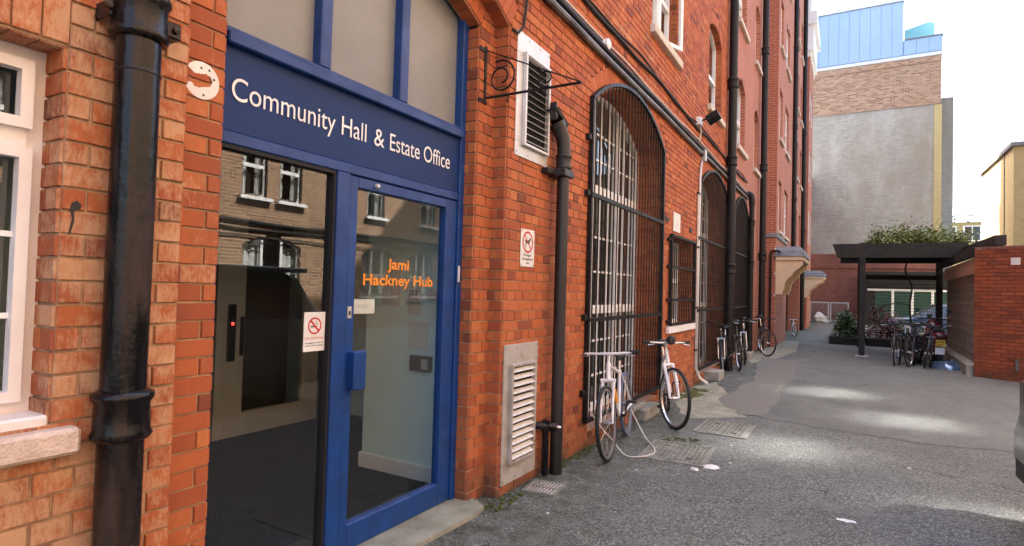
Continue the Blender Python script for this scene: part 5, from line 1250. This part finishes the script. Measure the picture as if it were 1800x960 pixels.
# heading: direction the front wheel points to, in the ground plane
def put(front_xy, rear_xy, r=.335, L=1.04):
    f, b_ = Vector(front_xy), Vector(rear_xy); d = (f - b_); h = math.atan2(d.y, d.x); u = d.normalized(); return (f.x - u.x * L, f.y - u.y * L, 0.0), h
loc, h = put((-1.845, 5.02), (-2.02, 6.06))
b1 = bicycle('bicycle', 'white mountain bicycle with blue rear tyre leaning on the first arched grille', loc, h, lean=0.07, steer=-0.06, wide=0.29, tyre2='bluetyre', saddle_z=0.86)
g = MB(); g.tube([(.62, .0, .46), (.70, 0, .58)], .035, 10); obj('bottle', g, M['orange'], b1, local=True, smooth=True)
loc, h = put((-1.64, 6.62), (-1.98, 7.55))
bicycle('bicycle', 'white bicycle with suspension fork, black headlamp and turned front wheel', loc, h, lean=0.13, steer=0.42, sus=True, wide=0.29, headcap=True, r=0.345, saddle_z=0.9)
loc, h = put((-1.98, 11.35), (-2.02, 12.4))
bicycle('bicycle', 'dark bicycle with silver fork and mudguards before the second grille', loc, h, lean=0.10, steer=0.10, m_='bikeblack', forkm='chrome', mud=True, wide=0.27, flat_bar=False, saddle_z=0.88)
loc, h = put((-1.93, 13.7), (-2.05, 14.75))
bicycle('bicycle', 'black bicycle between the tall downpipe and the third grille', loc, h, lean=0.08, steer=0.05, m_='bikeblack', forkm='chrome', wide=0.30, saddle_z=0.98)
loc, h = put((-1.70, 15.9), (-2.0, 16.95))
bicycle('bicycle', 'black bicycle with turned front wheel by the swan neck pipe', loc, h, lean=0.08, steer=0.45, m_='bikeblack', wide=0.30, saddle_z=0.98)
loc, h = put((-1.86, 12.5), (-2.02, 13.5))
bicycle('bicycle', 'black bicycle with raised handlebar tucked behind the tall downpipe', loc, h, lean=0.09, steer=0.15, m_='bikeblack', wide=0.29, flat_bar=False, saddle_z=0.96)
loc, h = put((-1.62, 24.2), (-1.75, 24.85))
bicycle('bicycle', 'small white child bicycle by the nearer porch', loc, h, lean=0.12, steer=0.25, m_='bikewhite', r=0.33, wide=0.28, sc_=0.70, saddle_z=0.8)
YPB = 'bicycles crowded under the pergola'
loc, h = put((0.98, 16.05), (1.45, 17.1))
bicycle('bicycle', 'black bicycle with a pale rimmed wheel, outermost of the crowd under the pergola', loc, h, lean=0.12, steer=0.35, m_='bikeblack', wide=0.30, mud=True)
loc, h = put((1.22, 15.95), (1.42, 17.05))
bicycle('bicycle', 'black bicycle in the middle of the crowd under the pergola', loc, h, lean=-0.05, steer=-0.15, m_='bikeblack', wide=0.30)
loc, h = put((1.62, 16.1), (1.45, 17.2))
bicycle('bicycle', 'black bicycle with dark red frame beside the scooter', loc, h, lean=-0.13, steer=-0.25, m_='bikered', wide=0.28, flat_bar=False)
loc, h = put((1.38, 16.5), (1.55, 17.5))
bicycle('bicycle', 'dark bicycle wedged behind the others under the pergola', loc, h, lean=0.03, steer=0.1, m_='bikeblack', wide=0.30)
loc, h = put((1.10, 16.35), (1.6, 17.35))
bicycle('bicycle', 'matt black bicycle tangled behind the outermost one under the pergola', loc, h, lean=0.16, steer=0.5, m_='bikeblack', wide=0.29)
loc, h = put((1.50, 15.95), (1.50, 17.0))
bicycle('bicycle', 'black bicycle leaning on the dark red framed one', loc, h, lean=-0.18, steer=-0.1, m_='bikeblack', wide=0.29, mud=True)
# scooter
sct = thing('motor_scooter', 'dark red motor scooter with yellow plate under the pergola', 'scooter', (1.86, 17.0, 0))
x, y = 1.86, 17.0
def loft(mb, secs, n=14):
    """secs: (y, cx, cz, rx, rz)"""
    k0 = len(mb.v)
    for (yy, cx, cz, rx, rz) in secs:
        for k in range(n): a = 2 * pi * k / n; mb.v.append((cx + rx * math.copysign(abs(math.cos(a)) ** .8, math.cos(a)), yy, cz + rz * math.copysign(abs(math.sin(a)) ** .8, math.sin(a))))
    for i in range(len(secs) - 1):
        for k in range(n): mb.f.append((k0 + i * n + k, k0 + i * n + (k + 1) % n, k0 + (i + 1) * n + (k + 1) % n, k0 + (i + 1) * n + k))
    mb.f += [tuple(k0 + k for k in range(n)), tuple(k0 + (len(secs) - 1) * n + k for k in range(n))]; return mb
obj('body', loft(MB(), [(y - .42, x, .70, .07, .05), (y - .34, x, .68, .15, .12), (y - .1, x, .62, .19, .18), (y + .25, x, .58, .18, .17), (y + .5, x, .45, .14, .1)]), M['bikered'], sct, smooth=True)
obj('seat', loft(MB(), [(y - .34, x, .83, .08, .03), (y - .2, x, .84, .14, .05), (y + .1, x, .82, .14, .05), (y + .35, x, .80, .09, .04)]), M['rubber'], sct, smooth=True)
obj('front_shield', loft(MB(), [(y + .75, x, .55, .16, .3), (y + .85, x, .72, .18, .32), (y + .92, x, .85, .12, .22)]), M['bikered'], sct, smooth=True)
mb = MB(); mb.tube([(x - .32, y + .75, 1.05), (x - .1, y + .82, 1.08), (x + .1, y + .82, 1.08), (x + .32, y + .75, 1.05)], .018, 8); obj('handlebar', mb, M['rubber'], sct)
for s in (-1, 1):
    mb = MB(); mb.tube([(x + s * .22, y + .8, 1.07), (x + s * .30, y + .83, 1.25)], .006, 6); mb.lathe((x + s * .32, y + .83, 1.28), [(0, -.012), (.05, -.01), (.05, .008), (0, .012)], 12, 'y'); obj('mirror', mb, M['blackplastic'], sct)
for yy in (y - .2, y + 1.0):
    mb = MB(); mb.lathe((x, yy, .23), [(.10, -.05), (.19, -.06), (.225, -.035), (.23, 0), (.225, .035), (.19, .06), (.10, .05), (.10, -.05)], 24, 'x'); wl = obj('wheel', mb, M['rubber'], sct, smooth=True)
    mb = MB(); mb.lathe((x, yy, .23), [(0, -.03), (.10, -.04), (.10, .04), (0, .03)], 16, 'x'); obj('rim', mb, M['chrome'], wl)
mb = MB(); mb.box(x - .06, x + .06, y + .3, y + .78, .25, .33); obj('footboard', mb, M['blackplastic'], sct)
mb = MB(); mb.bbox(x - .06, x + .06, y - .47, y - .42, .66, .73, .01); obj('tail_lamp', mb, M['redlamp'], sct)
mb = MB(); mb.bbox(x - .105, x + .105, y - .465, y - .455, .47, .62, .003); pl = obj('number_plate', mb, M['plateyellow'], sct)
mb = MB()
for row, zz in enumerate((.555, .485)):
    for k in range(4 - row):
        xx = x - .08 + k * .045 + row * .02; mb.box(xx, xx + .010, y - .468, y - .4655, zz, zz + .05); mb.box(xx + .02, xx + .028, y - .468, y - .4655, zz, zz + .05); mb.box(xx + .01, xx + .02, y - .468, y - .4655, zz + .02 * (k % 2), zz + .012 + .02 * (k % 2))
obj('plate_marks', mb, M['blacktext'], pl)
mb = MB(); mb.bbox(x - .095, x + .09, y - .463, y - .457, .29, .44, .002); obj('white_card', mb, M['signwhite'], sct)
mb = MB(); rg = random.Random(8)
bm = bmesh.new(); bmesh.ops.create_icosphere(bm, subdivisions=3, radius=1)
for v in bm.verts: v.co = Vector((v.co.x * .34, v.co.y * .45, max(v.co.z, 0) * .16 * (1 + .4 * math.sin(7 * v.co.x) * math.cos(6 * v.co.y))))
mb.addbm(bm); mb.xform(Matrix.Translation((2.0, 16.4, 0.003))); tag(obj('tarpaulin', mb, M['carblue'], at=(2.0, 16.4, 0), smooth=True), 'crumpled dark blue sheet on the ground below the scooter', 'tarpaulin')

# ------------------------------------------------------------------ cars
def car(label, loc, rz, paint, H=1.45, W=0.88, L=4.2, suv=False):
    t = thing('parked_car', label, 'car', loc); t.rotation_euler = (0, 0, rz)
    # stations along x from tail 0 to nose L: (x, belt z, top z, half width)
    zb = 0.62 * H; k = L / 4.2
    if suv: S = [(-.015, .60, .64, .955), (.04, .88, .92, .97), (.10, zb, zb + .02, .96), (.38, zb + .02, H - .06, .98), (.6, zb + .02, H, 1.0), (1.5, zb, H, 1.0), (2.35, zb, H - .03, 1.0), (3.0, zb - .02, zb + .05, .98), (3.7, zb - .1, zb - .06, .95), (4.1, .62, .66, .85), (4.2, .5, .52, .72)]
    else: S = [(0.0, .55, .60, .80), (.06, .78, .84, .90), (.14, zb, zb + .03, .94), (.75, zb + .01, H - .12, .98), (1.2, zb, H, 1.0), (1.8, zb - .01, H, 1.0), (2.35, zb - .04, H - .06, 1.0), (3.15, zb - .08, zb - .03, .98), (3.8, .70, .74, .94), (4.12, .55, .60, .82), (4.2, .45, .47, .68)]
    body, glass = MB(), MB(); rings = []
    for (xx, b_, tp, f) in S:
        wv = W * f; wt = wv * (.78 if tp - b_ > .15 else .93); zl = .22 if .05 < xx < 4.15 else .34
        half = [(wv * .90, zl), (wv, .45 if b_ > .5 else b_ * .9), (wv * .985, b_), (wt, tp - (.05 if tp - b_ > .15 else .015)), (wt * .8, tp), (0, tp + .015)]
        rings.append([(xx * k, yy, zz) for yy, zz in half] + [(xx * k, -yy, zz) for yy, zz in reversed(half[:-1])])
    n = len(rings[0]); body.v = [p for r_ in rings for p in r_]; glass.v = list(body.v)
    for i in range(len(S) - 1):
        cab = S[i][2] - S[i][1] > .15, S[i + 1][2] - S[i + 1][1] > .15
        for j in range(n - 1):
            q = (i * n + j, i * n + j + 1, (i + 1) * n + j + 1, (i + 1) * n + j)
            side = j in (2, n - 4); top = j in (3, 4, 5, 6)
            if (side and any(cab)) or (top and cab[0] != cab[1]): glass.f.append(q)
            else: body.f.append(q)
    body.f.append(tuple(range(n))); body.f.append(tuple((len(S) - 1) * n + j for j in reversed(range(n))))
    bo = obj('body', body, paint, t, smooth=True, local=True, sharp=50)
    obj('windows', glass, M['carglass'], t, smooth=True, local=True, sharp=50)
    for s in (-1, 1):
        for xx in ((1.62 if not suv else 1.45), 2.38):
            mb = MB(); mb.obox((xx * k, s * W * .90, (zb + H) / 2 - .01), (.035, 0, 0), (0, s * W * .085, (H - zb) / 2 * -.9), (0, .008, .004)); obj('pillar', mb, M['blackplastic'], t, local=True)
    for xx in (.78 * k, 3.38 * k):
        for s in (-1, 1):
            mb = MB(); mb.lathe((xx, s * (W - .10), .315), [(.19, -.09), (.29, -.10), (.315, -.07), (.315, .07), (.29, .10), (.19, .09), (.19, -.09)], 28, 'y'); wl = obj('wheel', mb, M['rubber'], t, smooth=True, local=True)
            mb = MB(); mb.lathe((xx, s * (W - .02), .315), [(0, .02 * s), (.06, .02 * s), (.18, 0), (.20, .01 * s)], 20, 'y'); obj('rim', mb, M['chrome'], wl, local=True)
            mb = MB(); mb.lathe((xx, s * (W - .005), .33), [(.33, 0), (.37, 0.012 * s), (.385, 0)], 28, 'y'); obj('wheel_arch', mb, M['blackplastic'], t, local=True)
    for s in (-1, 1):
        mb = MB(); mb.bbox(2.55 * k, 2.72 * k, s * (W + .09) - .07, s * (W + .09) + .07, zb + .02, zb + .15, .03); obj('wing_mirror', mb, M['blackplastic'], t, local=True)
        mb = MB(); mb.bbox(-.012 if not suv else .012, .10, s * W * .87 - .08, s * W * .87 + .08, .72 if not suv else .66, zb - .02 if not suv else .98, .02); obj('tail_lamp', mb, M['redlamp'], t, local=True)
        mb = MB(); mb.bbox(3.98 * k, 4.14 * k, s * W * .68 - .12, s * W * .68 + .12, .56, .66, .02); obj('headlamp', mb, M['chrome'], t, local=True)
        mb = MB(); mb.tube([(1.0 * k, s * W * .995, zb - .02), (3.0 * k, s * W * .99, zb - .05)], .010, 6); obj('trim_strip', mb, M['chrome'], t, local=True)
    mb = MB(); mb.bbox(-.02, .12, -W * .945, W * .945, .24, .50, .07); obj('rear_bumper', mb, M['blackplastic'], t, local=True)
    mb = MB(); mb.bbox(4.12 * k, 4.24 * k, -W * .7, W * .7, .24, .45, .04); obj('front_bumper', mb, M['blackplastic'], t, local=True)
    if suv:
        mb = MB(); mb.bbox(.16, .60, -W * .72, W * .72, H - .03, H + .035, .015); obj('roof_spoiler', mb, paint, t, local=True)
    return t
car('slate blue hatchback parked with its tail towards the hall entrance', (1.06, 4.60, 0), 0, M['cardark'], H=1.68, W=0.88, L=4.4, suv=True)
car('blue grey saloon car parked before the green garages', (5.55, 29.3, 0), pi, M['carblue'], H=1.40, W=0.86, L=4.3)

# ------------------------------------------------------------------ garden wall, screen and pergola
gw = thing('garden_wall', 'dark red brick garden wall beside the pergola', 'wall', (2.6, 14.7, 0))
ang = math.radians(-35); UU = Vector((math.cos(ang), math.sin(ang), 0)); NN = Vector((-math.sin(-ang), -math.cos(ang), 0)); NN = Vector((math.sin(ang), -math.cos(ang), 0))
mw = MB(); GB = []
brick_panel(mw, (2.25, 15.0, 0), UU, NN, 0, 3.2, 0, 34 * GA, worn=0.0, bond='stretcher', dest=GB, rec=0.008, wfun=lambda p: 0.0)
GB = [(c, n, t_ * 0.3 if (R.random() < .6) else t_ * .5, w_) for (c, n, t_, w_) in GB]
V0 = Vector((2.25, 15.0, 0)); back = -NN * 0.3
mw.quad(V0, V0 + back, V0 + back + Vector((0, 0, 34 * GA)), V0 + Vector((0, 0, 34 * GA))); mw.quad(V0 + back, V0 + back + UU * 3.2, V0 + back + UU * 3.2 + Vector((0, 0, 34 * GA)), V0 + back + Vector((0, 0, 34 * GA)))
mw.quad(V0 + Vector((0, 0, 34 * GA)), V0 + UU * 3.2 + Vector((0, 0, 34 * GA)), V0 + UU * 3.2 + back + Vector((0, 0, 34 * GA)), V0 + back + Vector((0, 0, 34 * GA)))
M['mortardark'] = mat('sooty_mortar', (0.16, 0.07, 0.05), (0.09, 0.05, 0.04), 8, 0.9)
obj('mortar_bed', mw, M['mortardark'], gw, norm=False)
GB.sort(key=lambda it: -visible_size(it[0]))
for it in GB[:200]:
    bmb, at = brick_mesh([it]); c = sum(it[0], Vector()) / 4; obj('brick', bmb, M['brick'], gw, at=c, attrs=at, norm=False)
bmb, at = brick_mesh(GB[200:]); tag(obj('brickwork', bmb, M['brick'], gw, attrs=at, norm=False), kind='stuff')
for i in range(14):
    a = 0.01 + i * 0.228; mb = MB(); c = V0 + UU * (a + .11) + back * 0.5; mb.obox((c.x, c.y, 34 * GA + .035), UU * .108, NN * .165, (0, 0, .034)); obj('coping_brick', mb, M['brickold'], gw)
mb = MB(); c = V0 + UU * 0.70 + NN * 0.012; mb.obox((c.x, c.y, 2.33), UU * .075, NN * .004, (0, 0, .07)); tag(obj('wall_notice', mb, M['signwhite'], at=(c.x, c.y, 2.26)), 'small white notice on the garden wall', 'notice')
mb = MB(); c = V0 + UU * 0.74 + NN * 0.03; mb.obox((c.x, c.y, 0.32), UU * .02, NN * .02, (0, 0, .12)); tag(obj('standpipe', mb, M['cablegrey'], at=(c.x, c.y, .2)), 'short grey pipe fixed low on the garden wall', 'pipe')
# pierced block screen
scn = thing('block_screen', 'pierced concrete block screen wall with cream lintel under the pergola', 'screen wall', (2.4, 18, 0))
dirv = (Vector((2.42, 21.0, 0)) - Vector((2.25, 15.05, 0))).normalized(); nrm = Vector((-dirv.y, dirv.x, 0))
S0 = Vector((2.25, 15.05, 0))
mb = MB(); mb.obox(S0 + dirv * 3 - nrm * .12 + Vector((0, 0, .11)), dirv * 3, nrm * .24, (0, 0, .11)); obj('kerb', mb, M['concrete'], scn)
mb = MB(); mb.obox(S0 + dirv * 3 - nrm * .14 + Vector((0, 0, 2.28)), dirv * 3, nrm * .10, (0, 0, .165)); obj('lintel', mb, M['pinksill'], scn)
M['block'] = mat('weathered_grey_block', (0.33, 0.30, 0.25), (0.22, 0.20, 0.165), 6, 0.9, bscale=60, bstr=.5)
bl = MB(); h_ = .104
for (a0, a1, b0, b1_) in ((-h_, -h_ + .03, -h_, h_), (h_ - .03, h_, -h_, h_), (-h_ + .03, h_ - .03, -h_, -h_ + .03), (-h_ + .03, h_ - .03, h_ - .03, h_)): bl.box(-.045, .045, a0, a1, b0, b1_)
bl.box(-.02, .02, -.012, .012, -h_ + .03, h_ - .03); bl.box(-.02, .02, -h_ + .03, h_ - .03, -.012, .012)
bme = bl.mesh('pierced_block'); fix_normals(bme); bme.materials.append(M['block'])
for i in range(28):
    for j in range(9):
        p = S0 + dirv * (.13 + i * .211) - nrm * .14 + Vector((0, 0, .325 + j * .2105)); o = bpy.data.objects.new('pierced_block', bme); col.objects.link(o); o.parent = scn
        o.location = p - scn.location; o.rotation_euler = (0, 0, math.atan2(dirv.y, dirv.x) - pi / 2)
mb = MB(); mb.obox(S0 + dirv * 3 - nrm * .32 + Vector((0, 0, 1.05)), dirv * 2.95, nrm * .05, (0, 0, 1.05)); obj('added_dark_backing', mb, M['timber'], scn)  # added dark sheet behind the blocks so their holes read dark
pg = thing('pergola', 'black timber pergola with climbing plants over the bicycle parking', 'pergola', (1.2, 19.5, 0))
def beam(name, a, b_, hw, hh):
    a, b_ = Vector(a), Vector(b_); d = (b_ - a); u = Vector((-d.y, d.x, 0)).normalized() * hw; mb = MB(); mb.obox((a + b_) / 2, d / 2, u, (0, 0, hh)); return obj(name, mb, M['timber'], pg)
for (x, y, wd) in ((0.34, 17.9, .07), (0.34, 21.4, .06), (2.36, 21.25, .08)):
    mb = MB(); mb.bbox(x - wd, x + wd, y - wd, y + wd, 0, 3.0, .006); obj('post', mb, M['timber'], pg)
mb = MB(); mb.bbox(0.20, 0.48, 17.76, 18.04, 0, .03, .005); obj('post_foot', mb, M['galvdirty'], pg)
mb = MB(); mb.prism([(-.36, 17.82, 2.97), (2.55, 17.82, 2.97), (2.55, 17.82, 2.60), (-.24, 17.82, 2.60)], (0, .06, 0)); obj('front_fascia', mb, M['timber'], pg)
beam('front_beam', (-.2, 17.98, 2.74), (2.55, 17.98, 2.74), .05, .12); beam('rear_beam', (-.2, 21.45, 2.74), (2.6, 21.45, 2.74), .05, .10)
beam('side_beam', (0.34, 17.8, 2.58), (0.34, 21.5, 2.58), .05, .08)
beam('side_beam', (2.62, 14.75, 2.76), (2.48, 21.5, 2.76), .09, .10); beam('side_beam', (2.28, 15.1, 2.56), (2.36, 21.4, 2.56), .07, .09)
for i in range(9): beam('rafter', (-.3, 18.25 + i * .39, 2.88), (2.62, 18.25 + i * .39, 2.88), .03, .07)
beam('mid_rail', (.34, 21.4, 2.20), (2.36, 21.3, 2.20), .04, .07)
for i in range(17): 
    mb = MB(); mb.tube([(.36, 21.38, .55 + i * .09), (2.34, 21.24, .55 + i * .09)], .006, 4); obj('wire', mb, M['iron'], pg)
def leaves(mb, n, sampler, size, rg):
    for _ in range(n):
        p = sampler(rg); q = Euler((rg.uniform(-.9, .9), rg.uniform(-.9, .9), rg.uniform(0, 6.28))).to_matrix(); s = size * rg.uniform(.6, 1.4)
        pts = [(-s, 0, 0), (-.2 * s, -.45 * s, .08 * s), (s, 0, -.1 * s), (-.2 * s, .45 * s, .08 * s)]; mb.poly([Vector(p) + q @ Vector(v) for v in pts])
rg = random.Random(12); mb = MB()
cl = [(rg.uniform(.7, 2.55), rg.uniform(18.2, 21.2), rg.uniform(.14, .42)) for _ in range(110)]
def smp(rg):
    c = rg.choice(cl); return (c[0] + rg.gauss(0, .16), c[1] + rg.gauss(0, .2), 2.95 + abs(rg.gauss(0, .6)) * c[2] + .02)
leaves(mb, 20000, smp, .045, rg)
for _ in range(16):
    x, y = rg.uniform(.7, 2.6), rg.uniform(18.2, 20.5); dx = rg.uniform(-.2, .2)
    for k in range(26):
        f = k / 25; mb_ = (x + dx * f + rg.gauss(0, .025), y + rg.gauss(0, .03), 3.0 + f * rg.uniform(.35, .75)); leaves(mb, 1, lambda r_: mb_, .035, rg)
cp = thing('climbing_plant', 'light green climber spread over the pergola roof with an arching bare stem', 'climber', (1.6, 21.0, 0))
tag(obj('foliage', mb, M['leafgreen'], cp, norm=False), kind='stuff')
mb = MB(); mb.tube(smooth_path([(1.75, 21.1, 0), (1.70, 21.05, .6), (1.62, 21.0, 1.3), (1.66, 20.9, 1.9), (1.5, 20.9, 2.4), (1.6, 20.8, 2.9)]), .022, 8); obj('stem', mb, M['bark'], cp, smooth=True)
mb = MB(); mb.tube(smooth_path([(1.63, 21.0, 1.35), (1.3, 20.9, 1.42), (.95, 20.9, 1.3), (.72, 20.9, 1.02), (.78, 20.9, .8)]), .014, 6); obj('arching_stem', mb, M['bark'], cp, smooth=True)
# planters
def planter(label, q):
    t = thing('planter', label, 'planter', ((q[0] + q[1]) / 2, (q[2] + q[3]) / 2, 0))
    for (a, b_, c, d) in ((q[0], q[1], q[2], q[2] + .09), (q[0], q[1], q[3] - .09, q[3]), (q[0], q[0] + .09, q[2] + .09, q[3] - .09), (q[1] - .09, q[1], q[2] + .09, q[3] - .09)):
        for k in range(2): mb = MB(); mb.bbox(a, b_, c, d, k * .13, k * .13 + .126, .008); obj('sleeper', mb, M['timber'], t)
    mb = MB(); mb.box(q[0] + .08, q[1] - .08, q[2] + .08, q[3] - .08, 0.01, .22); obj('soil', mb, M['soil'], t); return t
planter('low timber planter with a leafy green shrub', (-.50, .48, 21.8, 26.8))
planter('low timber planter with red leaved shrubs behind the pergola', (.55, 2.6, 21.9, 26.5))
def shrub(name, label, c, r_, n, m_, size, seed, flat=1.0, twigs=8):
    rg = random.Random(seed); t = thing(name, label, 'shrub', (c[0], c[1], .2)); mb = MB()
    cls = []
    for _ in range(18):
        a, e = rg.uniform(0, 6.28), rg.uniform(0, 1.4); rr_ = rg.uniform(.5, 1) ; cls.append((c[0] + r_[0] * rr_ * math.cos(a) * math.cos(e), c[1] + r_[1] * rr_ * math.sin(a) * math.cos(e), .25 + r_[2] * rr_ * math.sin(e) + .1))
    def sm(rg): k = rg.choice(cls); return (k[0] + rg.gauss(0, .10), k[1] + rg.gauss(0, .12), max(.2, k[2] + rg.gauss(0, .09)))
    leaves(mb, n, sm, size, rg); tag(obj('foliage', mb, m_, t, norm=False), kind='stuff')
    for k in range(twigs):
        q = rg.choice(cls); tw = MB(); tw.tube([(c[0] + rg.uniform(-.05, .05), c[1], .2), ((c[0] + q[0]) / 2, (c[1] + q[1]) / 2, q[2] * .6), q], .008, 5); obj('branch', tw, M['bark'], t)
shrub('shrub', 'rounded green shrub with broad leaves in the near planter', (.02, 22.6), (.42, .6, .62), 2200, M['leafdark'], .052, 31)
shrub('shrub', 'dark red leaved shrub behind the pergola post', (.95, 22.6), (.5, .5, .85), 1500, M['leafred'], .045, 32)
shrub('shrub', 'low sparse green shrub beside the red leaved one', (1.75, 22.8), (.6, .4, .5), 700, M['leafdark'], .045, 33)
